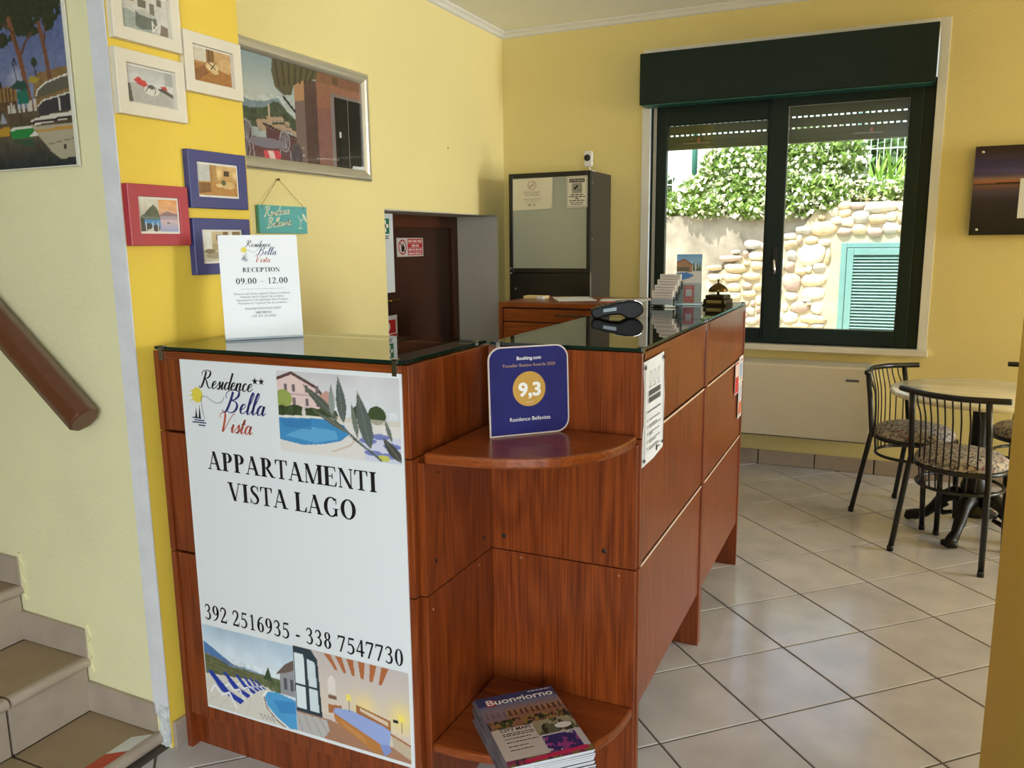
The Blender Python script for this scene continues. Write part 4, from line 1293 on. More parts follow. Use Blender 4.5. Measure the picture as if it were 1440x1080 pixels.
# ---------------------------------------------------------------- harbour poster on the cream stair wall
def harbour(w=230, h=150):
    c = Canvas(w, h, (92, 104, 142))
    X = lambda p: .55 + .45 * p / 509.0          # survey of the print: right-hand part measured from a sketch grid
    Y = lambda q: 1 - q / 1045.0
    def pl(pts, col_, a=1.0): c.poly([(X(p), Y(q)) for p, q in pts], col_, a)
    def ln(pts, wd, col_): c.line([(X(p), Y(q)) for p, q in pts], wd * .45 / 509, col_)
    c.grad(.3, 1, (122, 128, 152), (70, 82, 132)); c.mottle(c.Y > .4, 12, (6, 5), 4)
    c.glow(X(215), Y(510), .04, .06, (170, 166, 176), .7); c.glow(X(60), Y(310), .08, .04, (128, 132, 160), .6)
    pl([(-700, 700), (-700, 430), (-300, 400), (-300, 365), (52, 365), (52, 380), (66, 380), (68, 560), (120, 540), (130, 560), (200, 550), (200, 720)], (84, 62, 42))
    for k in range(6): pl([(72 + 24 * k, 640), (72 + 24 * k, 548 - 6 * (k % 2)), (86 + 24 * k, 548), (86 + 24 * k, 640)], (136, 102, 60))
    pl([(70, 560), (70, 520), (118, 515), (124, 560)], (34, 34, 34))
    pl([(300, 720), (310, 540), (340, 495), (400, 490), (470, 480), (520, 480), (520, 720)], (128, 100, 62))
    c.mottle((c.Y > Y(720)) & (c.Y < Y(360)), 16, (60, 40), 6)
    ln([(212, 525), (208, 430)], 5, (40, 42, 48)); ln([(198, 430), (212, 392), (222, 430)], 8, (46, 50, 50))
    ln([(330, 515), (326, 440)], 6, (60, 50, 44)); c.ell(X(326), Y(430), .016, .026, (50, 56, 40))
    pl([(-700, 1050), (-700, 840), (520, 840), (520, 1050)], (52, 56, 60)); c.grad(0, Y(840), (34, 40, 44), (92, 78, 62)); c.mottle(c.Y < Y(840), 14, (60, 24), 7)
    pl([(-700, 850), (-700, 700), (520, 690), (520, 850)], (84, 70, 54)); c.mottle((c.Y > Y(850)) & (c.Y < Y(690)), 22, (70, 30), 9)
    for p, q, rx, ry in ((-500, 60, 230, 150), (-260, 120, 220, 140), (40, 60, 190, 130), (20, 190, 90, 70), (180, 90, 170, 130), (150, 280, 55, 45), (330, 60, 160, 120), (280, 200, 80, 70), (320, 260, 50, 30), (420, 90, 120, 130), (430, 220, 40, 50), (90, 230, 70, 40)):
        c.put((((c.X - X(p)) / (rx * .45 / 509)) ** 2 + ((c.Y - Y(q)) / (ry / 1045.0)) ** 2 + (c._n((60, 40), p % 97 + 3) - .5) * 1.7) <= 1, (46, 50, 32))
    c.mottle(c.Y > Y(330), 14, (80, 60), 14)
    ln([(205, 170), (225, 280), (240, 350), (255, 450), (268, 560), (286, 690)], 27, (118, 74, 52)); ln([(262, 370), (290, 310), (325, 265)], 13, (92, 62, 46)); ln([(240, 340), (225, 250), (170, 190)], 10, (84, 58, 44))
    ln([(376, 220), (390, 330), (400, 430), (406, 535)], 22, (110, 72, 52)); ln([(398, 330), (412, 230)], 10, (84, 60, 46))
    pl([(165, 560), (215, 525), (262, 528), (276, 580), (240, 585)], (40, 70, 62)); pl([(205, 590), (268, 580), (278, 660), (210, 665)], (28, 100, 84)); pl([(276, 545), (300, 505), (350, 530), (330, 550)], (160, 138, 52))
    for p in (142, 160, 175, 204, 232, 262, 276, 300): pl([(p, 715), (p, 640 + p % 30), (p + 12, 640 + p % 30), (p + 14, 715)], (190, 182, 168))
    pl([(-80, 850), (-90, 780), (40, 770), (46, 845)], (176, 168, 156)); pl([(55, 845), (58, 795), (140, 790), (136, 842)], (176, 134, 44)); pl([(-300, 850), (-310, 790), (-110, 780), (-110, 850)], (70, 84, 116)); pl([(85, 770), (105, 700), (128, 765)], (150, 152, 160)); pl([(20, 850), (20, 800), (60, 800), (56, 850)], (70, 64, 60))
    pl([(150, 868), (140, 812), (280, 808), (285, 862)], (34, 122, 58)); pl([(140, 815), (150, 800), (268, 792), (282, 808)], (206, 204, 190)); pl([(150, 880), (160, 870), (280, 870), (270, 930)], (40, 76, 52), .7)
    pl([(250, 860), (300, 820), (310, 860)], (206, 200, 190))
    pl([(262, 785), (300, 800), (520, 800), (520, 1000), (425, 1005), (375, 960), (340, 910)], (166, 156, 132)); pl([(262, 785), (280, 760), (360, 745), (520, 735), (520, 775), (300, 795)], (206, 198, 184)); ln([(262, 787), (300, 776), (520, 768)], 10, (48, 38, 34)); ln([(300, 830), (520, 828)], 12, (180, 136, 66)); ln([(360, 915), (520, 890)], 4, (120, 104, 84))
    pl([(325, 745), (322, 690), (350, 660), (520, 630), (520, 720)], (56, 52, 56)); pl([(318, 640), (325, 600), (380, 560), (520, 528), (520, 600), (400, 625)], (92, 86, 72)); ln([(318, 625), (330, 595), (380, 558), (470, 533), (520, 525)], 7, (214, 208, 194)); ln([(322, 690), (350, 658), (520, 628)], 6, (206, 200, 188)); ln([(445, 640), (448, 720)], 8, (206, 200, 188))
    c.ell(X(455), Y(935), .008, .014, (60, 50, 44))
    return c
hp = wall_thing('harbour_poster', (-2.672, YP, 1.628), (1, 0, 0), (0, 0, 1), 'dark harbour poster with boats and a tall pine', 'poster')
box('sheet', (0, 0, .006), (.767, .45, .010), mat('white_board_edge', (222, 218, 204), .5), hp)
box('batten', (.05, .05, .0005), (.70, .40, .006), MATB, hp)
print_mesh('photo', harbour(), 0.0, .003, .756, .45, INK, hp, .0106)

# ---------------------------------------------------------------- sunset panel by the breakfast table
def dusk(w=120, h=100):
    c = Canvas(w, h, (30, 26, 26)); c.grad(.56, 1, (70, 66, 108), (48, 30, 32)); c.put(np.exp(-((c.Y - .8 + c.X * .06) / .08) ** 2), (60, 50, 96), .8); c.put(np.exp(-((c.Y - .73 + c.X * .04) / .03) ** 2), (88, 80, 132), .6)
    c.put(np.exp(-((c.Y - .63) / .035) ** 2), (154, 118, 96), .8); c.put(np.exp(-((c.Y - .60) / .02) ** 2) * (c.X < .5), (190, 110, 60), .8); c.put(np.exp(-((c.Y - .65) / .03) ** 2) * np.clip(c.X - .2, 0, 1), (160, 160, 140), .9)
    c.mottle(c.Y > .6, 10, (3, 26), 5)
    c.grad(0, .575, (22, 20, 18), (60, 50, 62)); c.put((c.Y < .575) * np.exp(-((c.Y - .55) / .05) ** 2), (150, 104, 76), .7); c.put((c.Y < .57) * np.exp(-((c.Y - .48) / .06) ** 2), (84, 72, 90), .6); c.line([(0, .575), (.3, .582), (.6, .588), (1, .59)], .012, (44, 26, 22))
    return c
dp = wall_thing('sunset_panel', (.402, YB - .022, 1.432), *XF, 'dark lake sunset panel on stand-off pins by the table', 'picture')
box('panel', (0, 0, .012), (.70, .475, .018), mat('dark_panel_edge', (34, 28, 26), .3), dp)
print_mesh('photo', dusk(), 0, 0, .70, .475, INKG, dp, .0186)
for px, pz in ((.035, .455 - .01), (.035, .03), (.665, .445), (.665, .03)):
    v = Vector((px, pz, 0))
    lathe('stand_off_pin', [(.008, -.0), (.008, .021), (.005, .0225)], (px, pz, 0), CHROME, dp, n=12)
nt_ = wall_thing('white_note', (.402 + .222, YB - .022 - .0186, 1.52), *XF, 'white note stuck on the dark sunset panel', 'paper')
box('sheet', (0, 0, 0), (.15, .21, .0006), PAPER, nt_)

# ---------------------------------------------------------------- teal wooden sign hanging by a cord
ts = wall_thing('hanging_sign', (XL0, 2.738, 1.471), *XL, 'teal wooden sign hanging by a cord below the silver picture', 'sign')
TEAL = mat('teal_painted_wood', (96, 182, 184), .6, var=.06, vscale=14, stretch=(8, 1, 8))
box('board', (0, 0, .003), (.316, .120, .019), TEAL, ts, bevel=.002)
tube('cord', [(.022, .108, .02), (.02, .122, .02), (.143, .234, .006), (.150, .236, .005), (.29, .122, .02), (.292, .108, .02)], .0011, mat('jute_cord', (150, 124, 74), .9), ts, n=5)
lathe('nail', [(.003, 0), (.003, .010), (.006, .011), (.005, .014)], (.147, .234, 0), mat('brass_nail', (120, 100, 60), .4, .8), ts, n=8)
SGN = mat('cream_sign_paint', (236, 238, 214), .6)
flat('lettering', script('Residence', .030, .070, .040, .125, .09, slant=.4, rot=.10, wide=1.0), SGN, ts, .0196)
flat('lettering', script('Bellavista', .046, .022, .040, .125, .09, slant=.4, rot=.10, wide=.95), SGN, ts, .0196)
W = ribbon([(.252, .082, .003), (.262, .064, .004), (.272, .058, .004), (.284, .064, .004), (.290, .074, .003)], 4) + ribbon([(.272, .058, .004), (.268, .04, .003), (.264, .026, .003)], 3) + ribbon([(.252, .026, .003), (.266, .022, .004), (.278, .026, .003)], 3) + ribbon([(.284, .088, .006), (.294, .078, .014), (.306, .060, .012), (.310, .052, .004)], 4)
flat('glass_drawing', W, SGN, ts, .0196)

# ================================================================== things on and around the counter
ACR = thin_glass('clear_acrylic', (244, 248, 250), 1.45)
ACRE = mat('acrylic_edge', (206, 190, 178), .2, spec=.7)
# award plaque on the rounded shelf
ap = wall_thing('award_plaque', (-.860, 1.722, .9475), (.707, .707, 0), (-.035, .035, 1), 'blue acrylic review award plaque with a gold disc', 'plaque')
PL = rrect(0, 0, .213, .222, .034, 7, corners=(0, 1, 1, 1))
prism('acrylic_sheet', PL, 0, .004, [mat('plaque_navy', (36, 42, 104), .10, var=.1, vscale=12, coat=.4), ACRE], ap, fm_side=1)
mitr = [(.0005, .0042)]
rimo, rimi = rrect(.0, .0, .213, .222, .034, 7, (0, 1, 1, 1)), rrect(.0035, .0035, .2095, .2185, .031, 7, (0, 1, 1, 1))
flat('clear_rim', [(rimo[i], rimo[(i + 1) % len(rimo)], rimi[(i + 1) % len(rimi)], rimi[i]) for i in range(len(rimo))], ACRE, ap, .0043)
box('foot', (.02, 0, -.05), (.19, .003, -.0005), ACRE, ap)
flat('gold_disc', [[(.106 + .0435 * math.cos(t * math.pi / 20), .115 + .0435 * math.sin(t * math.pi / 20)) for t in range(40)]], mat('gold_disc', (196, 152, 72), .35), ap, .0046)
text('lettering', 'Booking.com', .107, .188, .064, WHITEI, ap, .0048, bold=.012)
text('lettering', 'Traveller Review Awards 2020', .107, .171, .140, mat('gold_ink', (186, 152, 98), .5), ap, .0048)
text('lettering', '9,3', .107, .098, .060, WHITEI, ap, .0050, height=.034, bold=.035)
text('lettering', 'out of 10', .107, .081, .018, WHITEI, ap, .0050)
text('lettering', 'Residence Bellavista', .107, .036, .108, WHITEI, ap, .0048)

# reception hours sign on the poster counter
rs_ = wall_thing('reception_sign', (-1.640, 1.668, GT + .0005), (.667, .745, 0), (-.745 * .09, .667 * .09, .996), 'white reception hours sign standing on the glass top', 'sign')
box('holder', (0, 0, 0), (.210, .287, .0025), PAPER, rs_)
box('holder_foot', (.0, -.0, -.075), (.210, .004, 0), ACR, rs_)
box('front_lip', (0, 0, .0025), (.210, .006, .005), ACR, rs_)
logo(rs_, .056, .209, .104, .0031, .85)
serif('lettering', 'RECEPTION', .058, .158, .186, .198, BLACK, rs_, .0031)
serif('lettering', '09.00 _ 12.00', .038, .178, .153, .170, BLACK, rs_, .0031)
flat('rule', [[(.05, .139), (.168, .139), (.168, .1396), (.05, .1396)]], GREYI, rs_, .0031)
for k, (s, w) in enumerate((('Nessuno qui? Avete urgenze? Nessun problema', .150), ('Nobody here? Urgent? No problem', .116), ('Niemand hier? Dringlichkeit? Kein Problem', .138), ('Personne ici? Urgence? Pas de problème', .130))):
    text('lettering', s, .106, .124 - .0088 * k, w, GREYI, rs_, .0031)
text('lettering', 'PHONE/SMS/WHATSAPP', .106, .082, .098, GREYI, rs_, .0031, shear=.3)
serif('lettering', 'MICHELE', .084, .128, .071, .077, BLACK, rs_, .0031)
text('lettering', '+39 392 2516935', .106, .061, .066, GREYI, rs_, .0031)

# separate-waste notice taped to the counter side
no = wall_thing('notice_sheet', (RX1 + .0004, 1.904, .858), (0, 1, 0), (0, .01, 1), 'white printed notice taped on the counter side', 'paper')
mk('sheet', [(0, 0, 0), (.2, .012, .0015), (.206, .15, .0025), (.203, .272, 0), (.004, .268, .001), (.007, .14, 0), (.1, .004, .003), (.1, .27, .002), (.1, .14, .001)],
   [(0, 6, 8, 5), (6, 1, 2, 8), (5, 8, 7, 4), (8, 2, 3, 7)], PAPER, no, smooth=True)
NZ = .0036
for q in (_r(.010, .014, .013, .262), _r(.192, .022, .195, .262)): flat('border_line', q, NAVY, no, NZ)
flat('tape_piece', _r(.006, .248, .022, .258) + _r(.184, .254, .2, .264) + _r(.004, .012, .02, .02) + _r(.18, .026, .2, .032), BLK, no, NZ + .0003)
P = []
for cx in (.062, .1, .14):
    P += _o(cx, .222, .011, .018, k=.002, h=.002, n=14) + ribbon([(cx - .012, .198, .002), (cx + .012, .2, .002)], 2)
P += ribbon([(.15, .236, .002), (.156, .246, .002)], 2)
flat('drawing', P, GREYI, no, NZ)
P = []
for yy in (.176, .158):
    x = .048
    while x < .158:
        w = .0055
        P += _r(x, yy, x + w, yy + .014)
        x += w + .0022
flat('heading', P, mat('dark_grey_ink', (70, 72, 78), .6), no, NZ)
lines_of_text('small_text', [(.035, .165, .134, .004), (.055, .16, .112, .0026), (.055, .13, .098, .0026), (.055, .165, .093, .0026), (.055, .15, .078, .0026), (.055, .09, .073, .0026), (.055, .16, .058, .0026), (.055, .12, .053, .0026), (.055, .14, .04, .0026), (.055, .165, .035, .0026)], GREYI, no, NZ, 4)
flat('numbers', [p for yy in (.11, .094, .076, .056, .038) for p in _r(.036, yy, .040, yy + .007)], GREYI, no, NZ)
flat('emblem', _r(.122, .018, .136, .033) + _r(.14, .024, .16, .027), BLACK, no, NZ)

# stickers by the far end
for (y0, z0, w, h, cs_, lb) in ((3.275, .800, .085, .132, ((196, 54, 62), (226, 206, 206), (206, 84, 92)), 'narrow red and white sticker on the far counter block'),
                                (3.365, .832, .098, .112, ((226, 222, 222), (150, 176, 214), (196, 168, 96)), 'pale blue sticker highest on the far counter block'),
                                (3.370, .684, .085, .145, ((214, 206, 206), (170, 180, 206), (206, 110, 70)), 'orange and white sticker lowest on the far counter block')):
    t = wall_thing('sticker', (RX1 + .0004, y0, z0), *XL, lb, 'sticker', 'stickers on the far counter block')
    box('sheet', (0, 0, 0), (w, h, .0006), PAPER, t)
    c = Canvas(20, 28, cs_[0])
    if 'red' in lb: c.rect(.1, .55, .9, .95, cs_[1]); c.rect(.1, .5, .9, .54, cs_[2])
    elif 'blue' in lb: c.rect(.12, .22, .88, .76, cs_[1]); c.rect(.12, .1, .88, .18, cs_[2]); c.rect(.3, .84, .9, .92, (180, 110, 120))
    else: c.rect(.2, .5, .8, .95, cs_[1], .7); c.rect(.1, .08, .9, .48, cs_[2]); c.mottle(c.Y < .5, 40, (6, 8), 3)
    print_mesh('print', c, .003, .003, w - .003, h - .003, INK, t, .0008)

# card payment terminal
pt = thing('payment_terminal', (0, 0, 0), 'black card payment terminal lying on the glass', 'terminal')
CHAR = mat('charcoal_plastic', (12, 15, 18), .5, spec=.3)
prof = [(.0, .010), (-.003, .024), (.002, .033), (.05, .045), (.095, .055), (.125, .060), (.150, .058), (.168, .048), (.176, .032), (.172, .018), (.160, .008), (.142, .000), (.124, .0), (.112, .006), (.098, .014), (.06, .012), (.024, .0015), (.010, .001)]
prism('body', prof[::-1], -.040, .040, CHAR, pt, axis='y', bevel=.007)
prism('screen', [(.082, .0548), (.118, .0612), (.118, .0622), (.082, .0558)], -.030, .030, mat('terminal_screen', (40, 52, 58), .08), pt, axis='y')
prism('chrome_visor', [(.142, .0595), (.158, .0555), (.170, .047), (.1735, .049), (.160, .0585), (.143, .0630)], -.026, .034, CHROME, pt, axis='y', bevel=.0015)
mk('side_label', [(.040, -.0406, .022), (.084, -.0406, .028), (.084, -.0406, .040), (.040, -.0406, .033), (.040, -.0398, .022), (.084, -.0398, .028), (.084, -.0398, .040), (.040, -.0398, .033)],
   [(0, 1, 2, 3), (7, 6, 5, 4), (0, 4, 5, 1), (1, 5, 6, 2), (2, 6, 7, 3), (3, 7, 4, 0)], mat('pale_blue_label', (160, 182, 198), .4), pt)
for q in range(3):
    for r in range(3):
        box('key', (.016 + q * .018, -.024 + r * .018, .034 + q * .0044), (.028 + q * .018, -.012 + r * .018, .040 + q * .0044), mat('grey_key', (70, 74, 78), .5), pt)
pt.rotation_euler = (0, 0, .34)
pt.location = (-.912, 2.625, GT)

# tiered card holder
ck = thing('card_holder', (0, 0, 0), 'clear tiered holder full of visiting cards beside the leaflets', 'card holder')
CARD = mat('cream_card', (216, 206, 198), .55, var=.03)
for k in range(4):
    y, z = .028 * k, .012 + .020 * k
    box('card_stack', (-.043, y + .003, z), (.043, y + .016, z + .055), CARD, ck)
    boxes('tier', [((-.046, y, z - .004), (.046, y + .002, z + .022)), ((-.046, y, z - .004), (.046, y + .026, z - .002)), ((-.046, y + .002, z - .004), (-.0445, y + .026, z + .03)), ((.0445, y + .002, z - .004), (.046, y + .026, z + .03))], ACR, ck)
    w = [(-.036, .036, z + .044, .004), (-.03, .03, z + .034, .003), (-.034, .034, z + .024, .003)]
    P = []
    for a, b, c_, h in w:
        n = len(P)
    mk('card_print', sum([[(a, y + .0025, c_), (b, y + .0025, c_), (b, y + .0025, c_ + h), (a, y + .0025, c_ + h)] for a, b, c_, h in w], []), [(0, 1, 2, 3), (4, 5, 6, 7), (8, 9, 10, 11)], mat('rose_grey_ink', (176, 160, 156), .6), ck)
boxes('base', [((-.046, 0, 0), (.046, .11, .002)), ((-.046, .108, 0), (.046, .11, .085))], ACR, ck)
ck.location = (-.792, 3.115, GT); ck.rotation_euler = (0, 0, -.12)

# leaflet holder
lf = wall_thing('leaflet_holder', (-.772, 3.262, GT), (.97, .23, 0), (-.02, .14, 1), 'clear holder with holiday leaflets showing a pool', 'leaflet holder')
lw, lh = .100, .206
box('leaflet_stack', (0, .004, -.030), (lw, lh, 0), mat('leaflet_edge', (122, 150, 168), .5, var=.1, vscale=60), lf)
def leaflet(w=46, h=92):
    c = Canvas(w, h, (196, 192, 184)); c.grad(.78, 1, (150, 180, 206), (100, 150, 196)); c.poly([(0, .66), (0, .84), (.3, .9), (.62, .78), (.62, .64)], (150, 108, 70)); c.line([(0, .84), (.3, .9), (.64, .78)], .05, (120, 70, 50)); c.rect(0, .66, .5, .74, (86, 80, 44))
    for x in (.62, .76, .86): c.poly([(x, .66), (x + .06, .88), (x + .12, .66)], (70, 92, 60))
    c.poly([(0, .5), (0, .62), (.4, .64), (.72, .58), (.5, .52), (.2, .48)], (60, 110, 176)); c.line([(.2, .44), (.7, .56)], .03, (206, 170, 150)); c.rect(.3, .03, .72, .38, (206, 52, 44)); c.rect(.38, .16, .64, .3, (220, 200, 196)); c.rect(.36, .32, .66, .36, (226, 120, 112))
    return c
print_mesh('cover', leaflet(), 0, .004, lw, lh, INKG, lf, .0006)
boxes('holder', [((-.002, 0, .002), (lw + .002, .09, .004)), ((-.002, 0, -.034), (-.0005, .11, .004)), ((lw + .0005, 0, -.034), (lw + .002, .11, .004)), ((-.002, 0, -.034), (lw + .002, .0015, .004))], ACR, lf)
box('foot_edge', (-.004, 0, .002), (lw + .004, .006, .010), mat('frosted_edge', (196, 222, 232), .3), lf)

# brass desk bell on a wooden block
bl = thing('desk_bell', (-.612, 3.312, GT), 'brass desk bell on a dark stepped base', 'bell')
BRO = mat('old_bronze', (104, 82, 46), .32, 1.0, var=.2, vscale=40)
BDK = mat('dark_bronze', (62, 50, 30), .4, .8, var=.2, vscale=40)
o_ = Vector(bl.location)
def ctr(lo, hi): return tuple(a + b for a, b in zip(lo, o_)), tuple(a + b for a, b in zip(hi, o_))
for nm, w, z0, z1, m in (('base', .049, 0, .006, BDK), ('base_block', .046, .006, .026, BDK), ('base_step', .040, .026, .042, BDK)):
    box(nm, *ctr((-w, -w, z0), (w, w, z1)), m, bl, bevel=.004)
box('name_plate', *ctr((-.03, -.0475, .010), (.03, -.0455, .022)), mat('pale_brass_plate', (190, 170, 110), .3, .9), bl)
lathe('post', [(.006, .042), (.005, .055), (.005, .075)], bl.location, BDK, bl, n=10)
lathe('dome', [(.037, .054), (.038, .058), (.036, .066), (.030, .074), (.020, .081), (.010, .086), (.004, .089)], bl.location, BRO, bl, n=28)
lathe('button', [(.003, .088), (.003, .096), (.0055, .098), (.0055, .102), (.002, .104)], bl.location, BRO, bl, n=12)
bl.rotation_euler = (0, 0, -.15)

# loose papers on the chest
for (x, y, w, h, rz, nm, lb, m) in ((-1.60, 4.30, .21, .297, .5, 'paper_sheet', 'white sheet lying on the chest, left of the terminal', PAPER),
                                   (-1.27, 4.26, .30, .21, .25, 'paper_sheet', 'white papers with a red edge behind the terminal', PAPER)):
    t = thing(nm, (0, 0, 0), lb, 'paper', 'loose papers on the chest')
    box('sheet', (-w / 2, -h / 2, 0), (w / 2, h / 2, .003), m, t)
    if 'red' in lb:
        box('red_edge', (-w / 2, -h / 2 - .006, 0), (0, -h / 2 - .0002, .003), REDS, t)
    t.location = (x, y, 1.1005); t.rotation_euler = (0, 0, rz)
nb = thing('note_block', (-1.83, 4.30, 1.1005), 'cream note block at the left end of the chest', 'note block')
box('pad', (-1.895, 4.262, 1.1005), (-1.765, 4.338, 1.116), mat('cream_pad', (228, 206, 150), .6), nb, bevel=.001)
box('white_pad', (-1.80, 4.235, 1.1005), (-1.762, 4.2615, 1.116), PAPER, nb, bevel=.001)

# ---------------------------------------------------------------- magazines on the lowest shelf
def cover(w=110, h=150):
    c = Canvas(w, h, (70, 66, 70)); c.rect(0, .86, 1, 1, (58, 62, 104)); c.rect(0, .5, 1, .86, (150, 104, 80)); c.grad(.7, .86, (176, 122, 84), (110, 116, 150))
    for k in range(14): c.rect(.03 + .07 * k, .66, .06 + .07 * k, .74, (92, 60, 54)); c.rect(.03 + .07 * k, .58, .06 + .07 * k, .63, (120, 72, 56))
    c.blobs((c.Y > .48) & (c.Y < .62), [(60, 74, 40), (44, 38, 40), (150, 120, 60)], (18, 16), 3, .58); c.rect(.0, .62, .28, .82, (132, 120, 140), .6)
    c.rect(0, .05, .5, .5, (206, 192, 184)); c.rect(.5, .28, 1, .52, (96, 100, 74)); c.blobs((c.X > .5) & (c.Y > .28) & (c.Y < .52), [(52, 54, 42), (160, 150, 120)], (10, 8), 9, .55); c.ell(.84, .4, .1, .04, (226, 222, 218))
    c.rect(.5, .08, 1, .32, (196, 186, 190)); c.blobs((c.X > .52) & (c.X < .92) & (c.Y > .06) & (c.Y < .3), [(92, 50, 128), (150, 62, 130), (48, 44, 104)], (12, 14), 15, .5)
    c.rect(0, 0, 1, .08, (60, 50, 66)); c.blobs(c.Y < .08, [(150, 50, 90), (130, 110, 60)], (14, 4), 5, .5); c.poly([(.2, .01), (.2, .055), (.96, .085), (.96, .04)], (206, 40, 92)); return c
MAGE = mat('page_edge', (206, 208, 214), .6, var=.06, vscale=300, stretch=(.2, .2, 1))
MAGS = mat('magazine_spine', (120, 110, 116), .5, var=.3, vscale=22)
mags = []
for k in range(12):
    a = math.radians(-46.5) + random.uniform(-.018, .018)
    xa = Vector((.5 * 0 + math.cos(math.radians(43.0)), math.sin(math.radians(43.0)), 0))
    xa.rotate(Matrix.Rotation(random.uniform(-.015, .015) if k < 11 else 0, 3, 'Z'))
    ya = Vector((-xa.y, xa.x, 0))
    th = .0046
    org = Vector((-.690, 1.452, .2145 + k * (th + .0003)))
    if k < 11: org += Vector((random.uniform(-.003, .003), random.uniform(-.003, .003), 0))
    ordn = ['twelfth', 'eleventh', 'tenth', 'ninth', 'eighth', 'seventh', 'sixth', 'fifth', 'fourth', 'third', 'second'][min(k, 10)]
    lb = 'topmost magazine of the stack, title cover with purple flowers' if k == 11 else 'magazine lying %s from the top of the stack' % ordn
    t = wall_thing('magazine', org, xa, ya, lb, 'magazine', 'magazines on the lowest shelf')
    box('pages', (0, 0, .0004), (.207, .284, th - .0004), MAGE, t)
    o = boxes('cover_sheet', [((-.001, 0, 0), (.208, .285, .0004)), ((-.001, 0, th - .0004), (.208, .285, th)), ((-.0018, 0, 0), (-.001, .285, th))], MAGS, t)
    if k == 11:
        print_mesh('cover_print', cover(), 0, 0, .207, .284, INKG, t, th + .0004, dim=.95)
        z = th + .0008
        flat('red_block', _r(.022, .240, .046, .270), mat('cover_red', (160, 32, 48), .4), t, z - .0002)
        text('lettering', 'Buongiorno', .112, .246, .176, WHITEI, t, z, height=.024, bold=.02)
        text('lettering', 'CITY MAPS', .060, .128, .078, mat('dark_green_ink', (44, 60, 48), .5), t, z, bold=.02)
        lines_of_text('small_text', [(.022, .1, .117, .003), (.022, .1, .110, .003), (.022, .09, .098, .0026), (.022, .1, .084, .0026), (.022, .07, .068, .0026), (.022, .08, .054, .0026)], BLACK, t, z, 8)
        lines_of_text('date_line', [(.14, .2, .275, .003)], WHITEI, t, z, 3)

# ---------------------------------------------------------------- black cabinet with frosted door in the corner
cb = thing('black_cabinet', (-1.96, 5.02, 0), 'tall black cabinet with a frosted glass door in the corner', 'cabinet')
BKC = mat('black_laminate', (22, 18, 15), .35, var=.06, vscale=8)
BKS = mat('anthracite_side', (62, 58, 54), .5, var=.03)
c0, c1, d0, d1 = -2.243, -1.685, 4.824, 5.225
box('body', (c0, d0 + .02, 0), (c1, d1, 1.850), [BKC, BKS], cb, bevel=.003, fm=[0, 0, 0, 1, 0, 1])
df = frame4('glass_door', c0, c1, 1.225, 1.852, d0, d0 + .019, (.028, .028, .03, .03), BKC, cb, bevel=.003)
FROST = mat('frosted_glass', (164, 168, 154), .28, spec=.6, coat=.25, var=.04, vscale=2)
box('frosted_pane', (c0 + .028, d0 + .004, 1.255), (c1 - .028, d0 + .012, 1.822), FROST, df)
lower = box('lower_door', (c0, d0, .08), (c1 - .004, d0 + .019, 1.221), BKC, cb, bevel=.002)
box('door_seam', (c1 - .0035, d0 + .001, .08), (c1 - .0005, d0 + .019, 1.24), mat('light_seam', (120, 112, 104), .4), cb)
for z, x in ((1.252, c0 + .010), (1.222, c0 + .010)):
    disc('hinge_cap', (x, d0, z), '-y', .008, .008, STEEL, cb)
disc('knob', (-2.194, d0, 1.122), '-y', .010, .018, CHROME, lower, n=16)
for z in (1.78, 1.435): disc('cam_bolt', (c1, d0 + .035, z), '+x', .006, .002, STEEL, cb)

np_ = wall_thing('no_smoking_paper', (-2.214, d0 - .0008, 1.622), *XF, 'cream no-smoking paper on the frosted cabinet door', 'paper')
mk('sheet', [(0, 0, 0), (.262, .006, 0), (.276, .016, .004), (.276, .198, 0), (.002, .194, 0)], [(0, 1, 2, 3, 4)], mat('cream_paper', (222, 214, 188), .6), np_)
PINK = mat('faded_red_ink', (190, 140, 124), .6)
flat('no_smoking_ring', _o(.136, .154, .029, .028, k=.004, h=.004, n=26) + ribbon([(.117, .136, .004), (.155, .172, .004)], 2) + ribbon([(.122, .152, .003), (.14, .149, .003), (.152, .158, .002)], 3), PINK, np_, .0045)
text('lettering', 'VIETATO FUMARE', .136, .106, .118, PINK, np_, .0045, bold=.01)
text('lettering', 'NO SMOKING', .136, .090, .096, mat('warm_grey_ink', (140, 130, 112), .6), np_, .0045)
lines_of_text('small_text', [(.075, .2, .066, .004), (.09, .185, .054, .003), (.11, .13, .026, .014), (.145, .165, .028, .01)], mat('pale_grey_ink', (176, 168, 148), .6), np_, .0045, 5)
cp = wall_thing('camera_warning_sign', (-1.843, d0 - .0008, 1.631), *XF, 'small video camera warning sign on the cabinet door', 'sign')
box('plate', (0, 0, 0), (.136, .190, .0012), mat('sign_cream', (220, 214, 196), .5), cp)
for a in ((.006, .006, .130, .008), (.006, .182, .130, .184), (.006, .006, .008, .184), (.128, .006, .130, .184)): flat('border_line', _r(*a), BLACK, cp, .0016)
flat('heading_bar', _r(.018, .152, .118, .174), BLACK, cp, .0016)
text('lettering', 'ATTENZIONE', .068, .158, .088, mat('sign_cream', (220, 214, 196)), cp, .002, bold=.01)
flat('picture_field', _r(.034, .086, .102, .148), mat('mid_grey_ink', (150, 146, 134), .6), cp, .0016)
flat('camera_drawing', [[(.044, .114), (.054, .106), (.078, .128), (.070, .138)]] + ribbon([(.07, .108, .003), (.096, .104, .003)], 2), BLACK, cp, .002)
lines_of_text('small_text', [(.026, .112, .074, .006), (.016, .122, .062, .006), (.056, .08, .051, .006), (.018, .12, .039, .006), (.024, .112, .026, .005), (.03, .106, .016, .004)], BLACK, cp, .0016, 6)

